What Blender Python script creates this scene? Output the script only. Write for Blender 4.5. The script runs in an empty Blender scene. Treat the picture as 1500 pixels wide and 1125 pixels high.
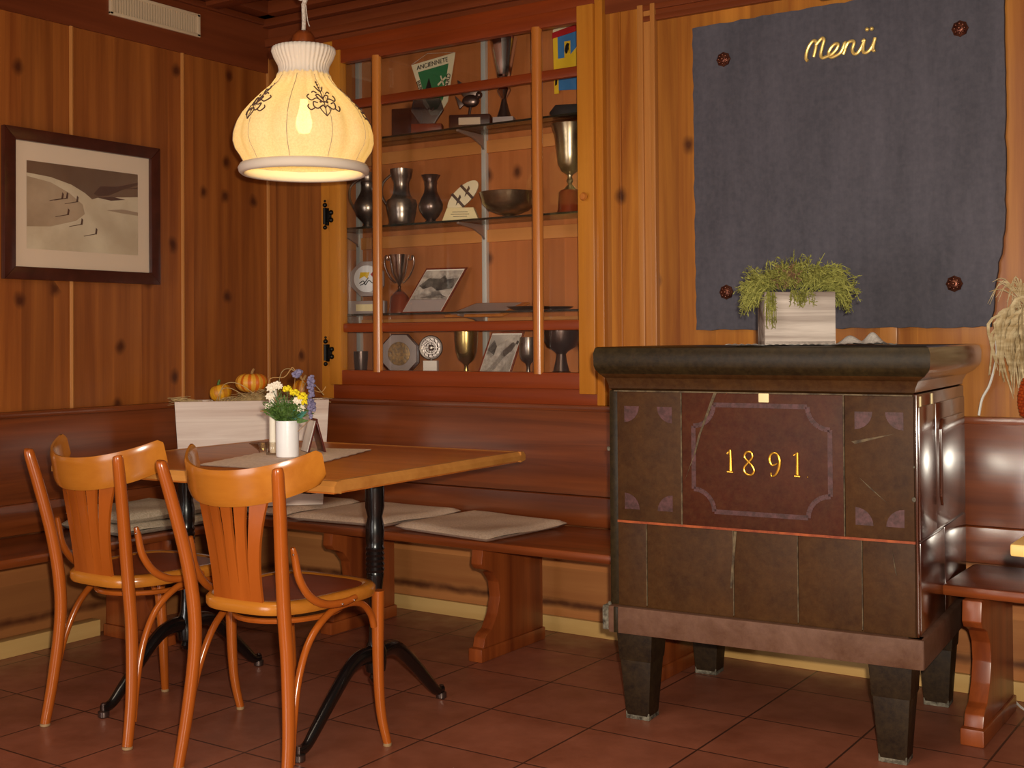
import bpy, bmesh, math, random
from mathutils import Vector, Matrix
PI = math.pi
SC = bpy.context.scene
COL = SC.collection
random.seed(7)

# ------------------------------------------------------------------ helpers
def lin(h):
    h = h.lstrip('#')
    o = []
    for i in (0, 2, 4):
        c = int(h[i:i+2], 16) / 255
        o.append(c / 12.92 if c <= .04045 else ((c + .055) / 1.055) ** 2.4)
    return (*o, 1)

class MB:
    """collects shapes, then links them as ONE mesh object"""
    def __init__(s):
        s.v = []; s.f = []; s.mi = []; s.mats = []; s.cur = 0
    def use(s, m):
        if m not in s.mats: s.mats.append(m)
        s.cur = s.mats.index(m); return s
    def raw(s, vs, fs):
        b = len(s.v)
        s.v += [tuple(v) for v in vs]
        s.f += [tuple(i + b for i in f) for f in fs]
        s.mi += [s.cur] * len(fs)
        return s
    def frombm(s, bm, mat=None):
        bm.verts.index_update()
        vs = [(mat @ v.co if mat else v.co.copy()) for v in bm.verts]
        fs = [[v.index for v in f.verts] for f in bm.faces]
        bm.free(); return s.raw(vs, fs)
    def box(s, x0, x1, y0, y1, z0, z1, bev=0.0, mat=None, seg=2):
        bm = bmesh.new(); bmesh.ops.create_cube(bm, size=1)
        for v in bm.verts:
            v.co = Vector(((x0+x1)/2 + v.co.x*(x1-x0), (y0+y1)/2 + v.co.y*(y1-y0), (z0+z1)/2 + v.co.z*(z1-z0)))
        if bev: bmesh.ops.bevel(bm, geom=bm.edges[:], offset=bev, segments=seg, affect='EDGES', profile=.6)
        return s.frombm(bm, mat)
    def hexa(s, lo, hi, z0, z1, bev=0.0):
        """lo / hi: four xy corners at z0 / z1"""
        bm = bmesh.new()
        a = [bm.verts.new((p[0], p[1], z0)) for p in lo]; b = [bm.verts.new((p[0], p[1], z1)) for p in hi]
        bm.faces.new(a[::-1]); bm.faces.new(b)
        n = len(a)
        for i in range(n): bm.faces.new((a[i], a[(i+1) % n], b[(i+1) % n], b[i]))
        bmesh.ops.recalc_face_normals(bm, faces=bm.faces[:])
        if bev: bmesh.ops.bevel(bm, geom=bm.edges[:], offset=bev, segments=2, affect='EDGES', profile=.6)
        return s.frombm(bm)
    def prism(s, pts, ax, a, b, bev=0.0, mat=None):
        """2-D outline extruded along axis ax (x: pts are y,z; y: pts are x,z; z: pts are x,y)"""
        def P(p, t):
            return {'x': (t, p[0], p[1]), 'y': (p[0], t, p[1]), 'z': (p[0], p[1], t)}[ax]
        bm = bmesh.new()
        A = [bm.verts.new(P(p, a)) for p in pts]; B = [bm.verts.new(P(p, b)) for p in pts]
        bm.faces.new(A); bm.faces.new(B[::-1])
        n = len(A)
        for i in range(n): bm.faces.new((A[i], B[i], B[(i+1) % n], A[(i+1) % n]))
        bmesh.ops.recalc_face_normals(bm, faces=bm.faces[:])
        if bev: bmesh.ops.bevel(bm, geom=[e for e in bm.edges], offset=bev, segments=2, affect='EDGES', profile=.6, clamp_overlap=True)
        bmesh.ops.triangulate(bm, faces=[f for f in bm.faces if len(f.verts) > 4])
        return s.frombm(bm, mat)
    def tube(s, pts, rad, n=10, sm=5, closed=False, flat=1.0, up=None):
        P = [Vector(p) for p in pts]
        R = list(rad) if hasattr(rad, '__len__') else [rad] * len(P)
        if sm > 1 and len(P) > 2:
            Q = []; RR = []
            m = len(P); rng = m if closed else m - 1
            for i in range(rng):
                g = lambda k: P[k % m] if closed else P[max(0, min(m-1, k))]
                p0, p1, p2, p3 = g(i-1), g(i), g(i+1), g(i+2)
                for j in range(sm):
                    t = j / sm
                    Q.append(.5*((2*p1)+(p2-p0)*t+(2*p0-5*p1+4*p2-p3)*t*t+(3*p1-p0-3*p2+p3)*t**3))
                    RR.append(R[i]*(1-t)+R[(i+1) % m]*t)
            if not closed: Q.append(P[-1]); RR.append(R[-1])
            P, R = Q, RR
        m = len(P)
        T = []
        for i in range(m):
            a = P[(i-1) % m] if closed else P[max(0, i-1)]
            b = P[(i+1) % m] if closed else P[min(m-1, i+1)]
            d = b - a; T.append(d.normalized() if d.length > 1e-9 else Vector((0, 0, 1)))
        u = Vector(up) if up else Vector((0, 0, 1))
        if abs(T[0].dot(u)) > .95: u = Vector((1, 0, 0))
        u = (u - T[0]*u.dot(T[0])).normalized()
        vs = []; fs = []
        for i in range(m):
            u = (u - T[i]*u.dot(T[i])).normalized(); w = T[i].cross(u)
            for k in range(n):
                a = 2*PI*k/n
                vs.append(P[i] + (u*math.cos(a) + w*math.sin(a)*flat)*R[i])
        for i in range(m if closed else m-1):
            j = (i+1) % m
            for k in range(n):
                fs.append((i*n+k, i*n+(k+1) % n, j*n+(k+1) % n, j*n+k))
        if not closed:
            fs.append(tuple(range(n))[::-1]); fs.append(tuple((m-1)*n+k for k in range(n)))
        return s.raw(vs, fs)
    def lathe(s, prof, n=32, c=(0, 0, 0), mat=None, fn=None):
        vs = []; fs = []
        for (r, z) in prof:
            for k in range(n):
                a = 2*PI*k/n; rr = r*(fn(a, z) if fn else 1)
                v = Vector((rr*math.cos(a), rr*math.sin(a), z))
                v = (mat @ v) if mat else v
                vs.append(v + Vector(c))
        for i in range(len(prof)-1):
            for k in range(n):
                fs.append((i*n+k, i*n+(k+1) % n, (i+1)*n+(k+1) % n, (i+1)*n+k))
        if prof[0][0] > 1e-5: fs.append(tuple(range(n))[::-1])
        if prof[-1][0] > 1e-5: fs.append(tuple((len(prof)-1)*n+k for k in range(n)))
        return s.raw(vs, fs)
    def ball(s, c, r, sc=(1, 1, 1), n=10, mat=None):
        prof = [(max(1e-6, math.sin(PI*i/n)), -math.cos(PI*i/n)) for i in range(n+1)]
        M = Matrix.Diagonal((r*sc[0], r*sc[1], r*sc[2]))
        M = (mat.to_3x3() @ M) if mat else M
        return s.lathe(prof, n*2, c, M)
    def poly(s, pts): return s.raw(pts, [tuple(range(len(pts)))])
    def grid(s, fn, nu, nv):
        vs = [fn(i/nu, j/nv) for j in range(nv+1) for i in range(nu+1)]
        fs = [(j*(nu+1)+i, j*(nu+1)+i+1, (j+1)*(nu+1)+i+1, (j+1)*(nu+1)+i) for j in range(nv) for i in range(nu)]
        return s.raw(vs, fs)
    def xf(s, M):
        s.v = [tuple(M @ Vector(v)) for v in s.v]; return s
    def build(s, name, mat=None, parent=None, loc=None, rz=0, ang=38, flatsh=False):
        me = bpy.data.meshes.new(name); me.from_pydata(s.v, [], s.f); me.update()
        if mat is not None and not s.mats: me.materials.append(mat)
        for m in s.mats: me.materials.append(m)
        if s.mats: me.polygons.foreach_set('material_index', s.mi)
        bm = bmesh.new(); bm.from_mesh(me); bmesh.ops.remove_doubles(bm, verts=bm.verts[:], dist=1e-6)
        bmesh.ops.recalc_face_normals(bm, faces=bm.faces[:]); bm.to_mesh(me); bm.free()
        if not flatsh:
            me.shade_smooth(); me.set_sharp_from_angle(angle=math.radians(ang))
        o = bpy.data.objects.new(name, me); COL.objects.link(o)
        if parent: o.parent = parent
        if loc: o.location = loc
        if rz: o.rotation_euler.z = rz
        return o

def tag(o, label, cat, group=None, kind=None):
    o['label'] = label; o['category'] = cat
    if group: o['group'] = group
    if kind: o['kind'] = kind
    return o
def thing(name, label, cat, loc=(0, 0, 0), rz=0, group=None):
    o = bpy.data.objects.new(name, None); COL.objects.link(o); o.empty_display_size = .1
    o.location = loc; o.rotation_euler.z = rz
    return tag(o, label, cat, group)
def struct(mb, name, mat, label=None, **k):
    o = mb.build(name, mat, **k); o['kind'] = 'structure'
    if label: o['label'] = label
    o['category'] = name.split('_')[0]
    return o
def dup(root, loc, rz, label, group=None):
    def rec(o, par):
        c = o.copy(); COL.objects.link(c)
        if par: c.parent = par
        for ch in list(o.children): rec(ch, c)
        return c
    r = rec(root, None); r.location = loc; r.rotation_euler.z = rz; r['label'] = label
    if group: r['group'] = group
    return r

# ---------------------------------------------------------------- materials
def nt(name):
    m = bpy.data.materials.new(name); m.use_nodes = True
    t = m.node_tree; b = t.nodes['Principled BSDF']
    return m, t, b
def setc(b, **k):
    for n, v in k.items(): b.inputs[n.replace('_', ' ')].default_value = v
def ramp(t, src, stops):
    r = t.nodes.new('ShaderNodeValToRGB'); e = r.color_ramp.elements
    while len(e) < len(stops): e.new(.5)
    for el, (p, c) in zip(e, stops): el.position = p; el.color = c
    t.links.new(src, r.inputs[0]); return r.outputs[0]
def mth(t, op, a, b=None):
    n = t.nodes.new('ShaderNodeMath'); n.operation = op
    for i, x in enumerate((a, b)):
        if x is None: continue
        if isinstance(x, (int, float)): n.inputs[i].default_value = x
        else: t.links.new(x, n.inputs[i])
    return n.outputs[0]
def mix(t, fac, a, b, mode='MIX'):
    n = t.nodes.new('ShaderNodeMix'); n.data_type = 'RGBA'; n.blend_type = mode
    for i, x in ((0, fac), (6, a), (7, b)):
        if isinstance(x, (int, float, tuple)): n.inputs[i].default_value = x
        else: t.links.new(x, n.inputs[i])
    return n.outputs[2]
def noise(t, vec, sc, det=4, rough=.55, dist=0):
    n = t.nodes.new('ShaderNodeTexNoise'); n.inputs['Scale'].default_value = sc
    n.inputs['Detail'].default_value = det; n.inputs['Roughness'].default_value = rough
    n.inputs['Distortion'].default_value = dist
    if vec is not None: t.links.new(vec, n.inputs['Vector'])
    return n.outputs['Fac']
def coords(t, scale=(1, 1, 1), loc=(0, 0, 0), kind='Object'):
    c = t.nodes.new('ShaderNodeTexCoord'); m = t.nodes.new('ShaderNodeMapping')
    m.inputs['Scale'].default_value = scale; m.inputs['Location'].default_value = loc
    t.links.new(c.outputs[kind], m.inputs['Vector']); return m.outputs[0]
def bump(t, b, h, st=.2, d=.01):
    n = t.nodes.new('ShaderNodeBump'); n.inputs['Strength'].default_value = st; n.inputs['Distance'].default_value = d
    t.links.new(h, n.inputs['Height']); t.links.new(n.outputs[0], b.inputs['Normal'])

def wood(name, light, dark, grain='Z', gs=14.0, plank=None, pax='X', knots=0.0, rough=.38, coat=.15, contrast=.5, knotc='3a1206', var=.16):
    m, t, b = nt(name)
    k = {'X': (.045, 1, 1), 'Y': (1, .045, 1), 'Z': (1, 1, .045)}[grain]
    v = coords(t, tuple(gs*x for x in k))
    raw = coords(t)
    if plank:
        sp = t.nodes.new('ShaderNodeSeparateXYZ'); t.links.new(raw, sp.inputs[0])
        pl = mth(t, 'FLOOR', mth(t, 'DIVIDE', sp.outputs[pax], plank))
        wn = t.nodes.new('ShaderNodeTexWhiteNoise'); wn.noise_dimensions = '1D'; t.links.new(pl, wn.inputs['W'])
        ad = t.nodes.new('ShaderNodeVectorMath'); ad.operation = 'MULTIPLY_ADD'
        t.links.new(wn.outputs['Color'], ad.inputs[0]); ad.inputs[1].default_value = (9, 9, 9); t.links.new(v, ad.inputs[2]); v = ad.outputs[0]
    n1 = noise(t, v, 1.0, 7, .62, .35)
    n2 = noise(t, coords(t, tuple((.8 if x == 1 else .35) for x in k)), 2.2, 2, .5)
    f = mth(t, 'ADD', mth(t, 'MULTIPLY', n1, .8), mth(t, 'MULTIPLY', n2, .25))
    lo = .52 - .23/contrast*.5; hi = .52 + .23/contrast*.5
    c = ramp(t, f, [(max(0, lo), lin(dark)), (min(1, hi), lin(light))])
    if plank:
        g = mth(t, 'ADD', mth(t, 'MULTIPLY', wn.outputs['Value'], var*2), 1-var)
        cc = t.nodes.new('ShaderNodeCombineColor')
        for i in range(3): t.links.new(g, cc.inputs[i])
        c = mix(t, 1.0, c, cc.outputs[0], 'MULTIPLY')
    if knots:
        vo = t.nodes.new('ShaderNodeTexVoronoi'); vo.feature = 'F1'; vo.inputs['Scale'].default_value = 1
        vo.voronoi_dimensions = '2D'
        s3 = t.nodes.new('ShaderNodeSeparateXYZ'); t.links.new(raw, s3.inputs[0]); cxy = t.nodes.new('ShaderNodeCombineXYZ')
        t.links.new(mth(t, 'MULTIPLY', s3.outputs[pax], 6.5), cxy.inputs[0]); t.links.new(mth(t, 'MULTIPLY', s3.outputs['Z'], 5.2), cxy.inputs[1])
        kv = cxy.outputs[0]; nz = t.nodes.new('ShaderNodeTexNoise'); nz.inputs['Scale'].default_value = 14
        t.links.new(raw, nz.inputs['Vector'])
        ad2 = t.nodes.new('ShaderNodeVectorMath'); ad2.operation = 'MULTIPLY_ADD'
        t.links.new(nz.outputs['Color'], ad2.inputs[0]); ad2.inputs[1].default_value = (.16, .16, .16); t.links.new(kv, ad2.inputs[2])
        t.links.new(ad2.outputs[0], vo.inputs['Vector'])
        se = t.nodes.new('ShaderNodeSeparateColor'); t.links.new(vo.outputs['Color'], se.inputs[0])
        gate = mth(t, 'GREATER_THAN', se.outputs[0], 1-knots)
        d = ramp(t, vo.outputs['Distance'], [(.05, (1, 1, 1, 1)), (.21, (0, 0, 0, 1))])
        c = mix(t, mth(t, 'MULTIPLY', mth(t, 'MULTIPLY', d, gate), .85), c, lin(knotc))
    t.links.new(c, b.inputs['Base Color'])
    setc(b, Roughness=rough, Coat_Weight=coat, Coat_Roughness=.22)
    b.inputs['Specular IOR Level'].default_value = .35
    bump(t, b, n1, .12, .002)
    return m

def plain(name, c, rough=.5, metal=0, spec=.4, nz=0, nsc=30, c2=None, coat=0, bmp=0, sheen=0, scale=(1, 1, 1)):
    m, t, b = nt(name)
    if nz or c2:
        f = noise(t, coords(t, scale), nsc, 5, .6)
        col = ramp(t, f, [(.35, lin(c2 or c)), (.65, lin(c))])
        t.links.new(col, b.inputs['Base Color'])
        if bmp: bump(t, b, f, bmp, .004)
    else:
        b.inputs['Base Color'].default_value = lin(c)
        if bmp: bump(t, b, noise(t, coords(t), nsc, 4), bmp, .004)
    setc(b, Roughness=rough, Metallic=metal, Coat_Weight=coat)
    b.inputs['Specular IOR Level'].default_value = spec
    if sheen: b.inputs['Sheen Weight'].default_value = sheen
    return m

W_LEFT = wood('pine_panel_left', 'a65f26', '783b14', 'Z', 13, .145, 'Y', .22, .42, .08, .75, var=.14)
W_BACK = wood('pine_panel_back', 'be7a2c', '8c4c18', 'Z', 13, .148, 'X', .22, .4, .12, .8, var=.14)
W_STRIP = wood('pine_boards_narrow', 'a05c26', '6e3814', 'Z', 15, .07, 'X', .2, .42, .08, .8)
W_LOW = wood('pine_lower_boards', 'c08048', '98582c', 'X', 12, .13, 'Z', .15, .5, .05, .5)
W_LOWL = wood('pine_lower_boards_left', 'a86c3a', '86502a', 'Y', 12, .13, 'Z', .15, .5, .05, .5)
W_BASE = wood('pale_baseboard', 'd8b070', 'bc9050', 'X', 10, rough=.55, coat=0)
W_BASEL = wood('pale_baseboard_left', 'd8b070', 'bc9050', 'Y', 10, rough=.55, coat=0)
W_BATTEN = wood('batten_wood', 'c8884a', 'a2622a', 'Z', 16, rough=.35, coat=.2)
W_DARKX = wood('stained_frieze_x', '844020', '58240e', 'X', 14, rough=.4, coat=.1)
W_DARKY = wood('stained_frieze_y', '844020', '58240e', 'Y', 14, rough=.4, coat=.1)
W_CEIL = wood('ceiling_boards', '5a2412', '3c140a', 'Y', 10, .14, 'X', rough=.5, coat=0)
W_BENCHX = wood('bench_wood_x', '92481f', '5c270e', 'X', 15, rough=.28, coat=.3, contrast=.8)
W_BACKR = wood('bench_back_wood', '92481f', '5c270e', 'X', 11, rough=.3, coat=.9, contrast=.9)
W_BACKR.node_tree.nodes['Principled BSDF'].inputs['Coat IOR'].default_value = 2.3
W_BENCHY = wood('bench_wood_y', '86421c', '54240d', 'Y', 15, rough=.28, coat=.3, contrast=.8)
W_BENCHL = wood('bench_leg_wood', '9a4c20', '6c2e12', 'Z', 12, rough=.35, coat=.2, contrast=.8)
W_CASE = wood('cabinet_casing_wood', 'cf8830', 'aa621c', 'Z', 10, rough=.3, coat=.3, contrast=.6)
W_SASHX = wood('cabinet_rail_wood', '98421a', '6c280e', 'X', 15, rough=.32, coat=.25)
W_MUNT = wood('cabinet_muntin_wood', 'cf8038', 'a65a22', 'Z', 15, rough=.25, coat=.4)
W_INSIDE = wood('cabinet_inside_wood', 'd08048', 'a86030', 'Z', 9, .19, 'X', .12, .5, .05, .5)
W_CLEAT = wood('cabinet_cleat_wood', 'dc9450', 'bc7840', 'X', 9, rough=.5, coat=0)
W_TABLE = wood('table_wood', 'd07c34', 'aa5a1e', 'X', 11, .16, 'Y', rough=.32, coat=.15, contrast=.6, var=.08)
W_TEDGE = wood('table_edge_wood', 'd09048', 'a8682c', 'X', 12, rough=.3, coat=.3)
W_CHAIR = wood('bent_beech', 'b45c1e', '90440f', 'Z', 9, rough=.22, coat=.5, contrast=.5)
W_CHAIRX = wood('bent_beech_rail', 'c47c2a', 'a05a18', 'X', 9, rough=.22, coat=.5, contrast=.6)
W_SEATP = wood('chair_seat_panel', '8e3c14', '6c280c', 'X', 12, rough=.42, coat=.05)
W_FRAME = wood('picture_frame_wood', '4c2014', '301008', 'X', 14, rough=.3, coat=.4)
W_PALE = wood('other_table_wood', 'e8bc74', 'cc9850', 'X', 10, rough=.35, coat=.2)
W_WHITE = wood('whitewashed_wood', 'ecdcd2', 'c4a89c', 'X', 16, rough=.8, coat=0, contrast=1.0)
W_GREYW = wood('grey_washed_wood', 'c8bab0', '6c5a50', 'X', 16, rough=.85, coat=0, contrast=1.1)
W_TROPHY = wood('trophy_base_wood', '8c3a1a', '5c200e', 'Z', 14, rough=.3, coat=.4)
W_TROPHYD = wood('dark_trophy_base', '4a2216', '2c120c', 'X', 14, rough=.3, coat=.4)

def m_floor():
    m, t, b = nt('terracotta_tiles')
    br = t.nodes.new('ShaderNodeTexBrick'); v = coords(t, (1, 1, 1), (2.285, -3.265, 0))
    t.links.new(v, br.inputs['Vector'])
    br.offset = 0; br.squash = 1
    for n, x in (('Scale', 1), ('Mortar Size', .0038), ('Brick Width', .365), ('Row Height', .365), ('Mortar Smooth', .3)): br.inputs[n].default_value = x
    br.inputs['Color1'].default_value = lin('9c5c42'); br.inputs['Color2'].default_value = lin('845038'); br.inputs['Mortar'].default_value = lin('4a2c22')
    n = noise(t, coords(t), 5, 6, .65)
    c = mix(t, .55, br.outputs['Color'], ramp(t, n, [(.3, lin('6e3624')), (.7, lin('a4604a'))]), 'MIX')
    c = mix(t, br.outputs['Fac'], c, lin('46281e'))
    t.links.new(c, b.inputs['Base Color'])
    r = ramp(t, noise(t, coords(t), 11, 4), [(.3, (.3, .3, .3, 1)), (.7, (.5, .5, .5, 1))]); t.links.new(r, b.inputs['Roughness'])
    h = mth(t, 'SUBTRACT', mth(t, 'MULTIPLY', n, .15), br.outputs['Fac'])
    bump(t, b, h, .35, .004)
    return m
M_FLOOR = m_floor()

def m_slate():
    m, t, b = nt('slate_board')
    n = noise(t, coords(t, (7, 7, 1.2)), 1.6, 6, .7)
    n2 = noise(t, coords(t), 60, 3)
    c = ramp(t, n, [(.3, lin('48464f')), (.72, lin('5e5a64'))])
    c = mix(t, .2, c, ramp(t, n2, [(.3, lin('403c40')), (.7, lin('6c6468'))]))
    t.links.new(c, b.inputs['Base Color']); setc(b, Roughness=.75); b.inputs['Specular IOR Level'].default_value = .2
    bump(t, b, n2, .25, .002); return m
M_SLATE = m_slate()

def m_stove(name, a, bb, rough, coat=.0):
    m, t, b = nt(name)
    n = noise(t, coords(t, (3, 3, 3)), 2.4, 9, .72, .3); n2 = noise(t, coords(t, (1, 1, 1)), 45, 6, .8)
    c = ramp(t, n, [(.3, lin(a)), (.68, lin(bb))])
    c = mix(t, .3, c, ramp(t, n2, [(.35, lin('22100a')), (.75, lin('5c4428'))]))
    t.links.new(c, b.inputs['Base Color'])
    setc(b, Roughness=rough, Coat_Weight=coat, Coat_Roughness=.15); b.inputs['Specular IOR Level'].default_value = .18; bump(t, b, n2, .15, .002); return m
M_STOVE = m_stove('stove_glaze_brown', '341a08', '52300f', .55)
M_STOVEC = m_stove('stove_glaze_centre', '3c150a', '54220f', .5)
M_STOVES = m_stove('stove_side_glaze', '4a1a10', '63301c', .16, .6)
M_STOVES.node_tree.nodes['Principled BSDF'].inputs['Coat IOR'].default_value = 2.2
M_STOVEG = m_stove('stove_dark_green', '15100a', '2e2816', .35)
M_RAIL = m_stove('stove_base_rail', '5c3826', '846050', .55)
M_SLEG = m_stove('stove_leg', '140c08', '2a2014', .5)
M_ORN = plain('stove_purple_ornament', '5a3434', .5, nz=1, nsc=60, c2='3a1c16')
M_GROUT = plain('stove_joint', '6c5a40', .7, nz=1, nsc=40, c2='3c2c1c')
M_GROUTR = plain('stove_joint_red', 'a85020', .6, nz=1, nsc=30, c2='7c3010')
M_SCUFF = plain('scuffed_grey', '807868', .9, nz=1, nsc=60, c2='342c22')
M_GOLD = plain('gold_paint', 'e8b040', .3, .75, .5)
M_MENU = plain('brass_rope', 'f0cc78', .35, .5, .5)
M_COPPER = plain('copper_rosette', '84503c', .35, .7, .5, c2='54281c', nsc=40)
M_IRON = plain('black_iron', '0e0c0c', .25, .0, .6, coat=.4)
M_BLACKM = plain('wrought_hinge', '141210', .4, .5, .5)
M_WHITEC = plain('white_ceramic', 'f2f0f2', .35, 0, .5, bmp=.3)
M_PAPER = plain('white_paper', 'f0e6dc', .8)
M_CUSH = plain('felt_cushion', 'e2c8b4', .95, nz=1, nsc=140, c2='ccae96', bmp=.5)
M_CUSHG = plain('grey_felt_cushion', 'c4b4a0', .95, nz=1, nsc=140, c2='a4947e', bmp=.5)
M_LINEN = plain('table_runner', 'f4dece', .95, nz=1, nsc=120, c2='e0c6b4', bmp=.3)
M_PEWTER = plain('pewter', 'a09488', .28, .9, .5, c2='746860', nsc=18)
M_PEWD = plain('dark_pewter', '70605a', .3, .9, .5)
M_SILVER = plain('silver', 'd8ccc4', .14, 1, .5)
M_CHAMP = plain('champagne_pewter', 'b4a488', .28, .95, .5, c2='8c7c64', nsc=14)
M_BRASS = plain('old_brass', 'c0a668', .27, .95, .5)
M_CROPE = plain('cotton_rope', 'e4d4c4', .9, nz=1, nsc=120, c2='b8a494')
M_ALU = plain('aluminium_rail', 'e0e4e0', .4, .4, .5)
M_BRK = plain('grey_bracket', 'a09088', .4, .5, .5)
M_VENT = plain('beige_vent', 'cdb292', .5)
M_VENTD = plain('vent_dark', '2c1c12', .8)
M_MAT = plain('passepartout', 'e2c8b0', .9)
M_CREAM = plain('cream_label', 'f0dca8', .6)
M_PINKG = plain('grey_stone', 'a49490', .5)
M_STRAW = plain('straw', 'c4a878', .9, c2='9c8054', nsc=60)
M_LEAF = plain('green_leaf', '5c7a34', .6, c2='3a5620', nsc=60)
M_MOSS = plain('moss_foliage', '9c9a4c', .8, c2='6e6c2e', nsc=50)
M_MOSSB = plain('dry_moss', '9c7c58', .9, c2='74543c', nsc=50)
M_LEAFT = plain('teal_leaf', '1e6a58', .5)
M_YEL = plain('yellow_petals', 'f0d820', .6)
M_WFLO = plain('white_petals', 'f6e8d4', .6)
M_PURP = plain('lavender', '8c84a4', .8, c2='645c7c', nsc=80)
M_TWIG = plain('dry_twig', 'a07848', .9)
M_CORN = plain('corn_kernels', 'b84c18', .35, c2='8c2c10', nsc=70)
M_HUSK = plain('corn_husk', 'd8c49c', .85, c2='a88c60', nsc=12, scale=(1, 1, 4))
M_CABLE = plain('white_cable', 'f0ece4', .4)
M_WAX = plain('candle_wax', 'f4ead8', .5)
M_BROWNM = plain('brown_leatherette', '5c2016', .3, coat=.3)
M_PLATE = plain('metal_label', 'd0b8a0', .4, .3)
M_BLUE = plain('blue_cloth', '3c78b4', .8)
M_YCL = plain('yellow_cloth', 'e8bc28', .8)
M_RCL = plain('red_cloth', 'b01c20', .8)
M_GRN = plain('green_cloth', '2c7848', .8)
M_WCL = plain('cream_cloth', 'ecdcb8', .8)
M_BLK = plain('black_print', '14100e', .7)
M_RUBBER = plain('pale_glide', '9c7c58', .6)
M_GILTP = plain('gilt_relief', 'b89058', .4, .5, c2='80705c', nsc=70, bmp=.5)

def m_glass(name, tint=(1, 1, 1, 1), gl=.06, rough=.02):
    m, t, b = nt(name); t.nodes.remove(b)
    tr = t.nodes.new('ShaderNodeBsdfTransparent'); tr.inputs[0].default_value = tint
    g = t.nodes.new('ShaderNodeBsdfGlossy'); g.inputs['Roughness'].default_value = rough
    fr = t.nodes.new('ShaderNodeFresnel'); fr.inputs[0].default_value = 1.45
    mx = t.nodes.new('ShaderNodeMixShader'); t.links.new(mth(t, 'ADD', mth(t, 'MULTIPLY', fr.outputs[0], .6), gl), mx.inputs[0])
    t.links.new(tr.outputs[0], mx.inputs[1]); t.links.new(g.outputs[0], mx.inputs[2])
    t.links.new(mx.outputs[0], t.nodes['Material Output'].inputs[0]); return m
M_PANE = m_glass('window_glass', (.98, .97, .96, 1), .0, .03)
M_SHELF = m_glass('shelf_glass', (.8, .82, .78, 1), .03)
M_GLASS = m_glass('clear_glass', (.62, .63, .66, 1), .2, .15)
M_CLEAR = m_glass('tumbler_glass', (.93, .9, .86, 1), .05, .05)
M_GEDGE = plain('glass_edge', '1c2018', .2, 0, .8)

def m_shade():
    m, t, b = nt('lamp_cloth')
    v = coords(t)
    w = noise(t, coords(t, (1, 1, 1)), 160, 2)
    c = ramp(t, w, [(.3, lin('f4dcb4')), (.7, lin('fbeccb'))])
    t.links.new(c, b.inputs['Base Color'])
    setc(b, Roughness=.9); b.inputs['Specular IOR Level'].default_value = .1
    tr = t.nodes.new('ShaderNodeBsdfTranslucent'); t.links.new(c, tr.inputs[0])
    mx = t.nodes.new('ShaderNodeMixShader'); mx.inputs[0].default_value = .42
    t.links.new(b.outputs[0], mx.inputs[1]); t.links.new(tr.outputs[0], mx.inputs[2])
    tp = t.nodes.new('ShaderNodeBsdfTransparent'); m2 = t.nodes.new('ShaderNodeMixShader'); m2.inputs[0].default_value = .05
    t.links.new(mx.outputs[0], m2.inputs[1]); t.links.new(tp.outputs[0], m2.inputs[2]); t.links.new(m2.outputs[0], t.nodes['Material Output'].inputs[0]); bump(t, b, w, .3, .002)
    return m
M_SHADE = m_shade()
M_SHADEK = plain('ribbed_lamp_cloth', 'ecdccb', .9, bmp=.2)
M_SEAM = plain('seam_thread', 'b49c88', .9)
M_PRINT = plain('brown_print', '5c4038', .9)
def m_emit(name, c, s):
    m, t, b = nt(name); b.inputs['Base Color'].default_value = lin(c)
    b.inputs['Emission Color'].default_value = lin(c); b.inputs['Emission Strength'].default_value = s; return m
M_BULB = m_emit('lit_bulb', 'ffdf90', 16)

# ------------------------------------------------------------------ setting
XW, YW = -4.25, 4.235
struct(MB().box(-4.6, 2.6, -2.2, 4.6, -.06, 0), 'floor', M_FLOOR, 'reddish terracotta floor tiles with dark joints')
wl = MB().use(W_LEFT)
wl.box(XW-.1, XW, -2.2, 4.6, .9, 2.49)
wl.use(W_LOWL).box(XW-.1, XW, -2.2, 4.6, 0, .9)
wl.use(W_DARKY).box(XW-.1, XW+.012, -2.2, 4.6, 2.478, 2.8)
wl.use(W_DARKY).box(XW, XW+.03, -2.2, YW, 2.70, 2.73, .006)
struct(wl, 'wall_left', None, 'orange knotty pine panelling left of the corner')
wb = MB().use(W_BACK)
cx0, cx1, cz0, cz1 = -3.84, -2.40, .97, 2.55
wb.box(-2.40, 2.6, YW, YW+.06, .9, 2.49)
wb.box(cx0, cx1, YW, YW+.06, .9, cz0)
wb.use(W_STRIP).box(-4.25, cx0, YW, YW+.06, .9, 2.60)
wb.use(W_LOW).box(-4.25, 2.6, 4.282, 4.34, 0, .9)
wb.box(-4.25, 2.6, 4.29, 4.6, .84, .9)
wb.use(W_DARKX).box(cx1, 2.6, YW-.006, YW+.3, 2.48, 2.8); wb.box(-4.25, cx1, YW-.006, YW+.3, 2.545, 2.8)
wb.box(-4.25, 2.6, YW-.03, YW, 2.60, 2.64, .008); wb.box(-4.25, 2.6, YW-.05, YW, 2.69, 2.73, .01)
wb.use(W_BACK).box(-4.6, 2.6, 4.56, 4.6, 0, 2.8)
struct(wb, 'wall_back', None, 'orange knotty pine panelling behind the cabinet and chalkboard')
ce = MB().use(W_CEIL).box(-4.4, 2.6, -2.2, 4.6, 2.79, 2.85)
ce.use(W_DARKX)
for y in (3.86, 3.2, 2.5, 1.8, 1.1): ce.box(-4.24, 2.6, y-.04, y+.04, 2.71, 2.80, .012)
ce.box(-4.24, 2.6, 4.13, 4.23, 2.73, 2.80, .012)
ce.use(W_DARKY).box(-4.24, -4.14, -2.2, 4.23, 2.73, 2.80, .012)
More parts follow.
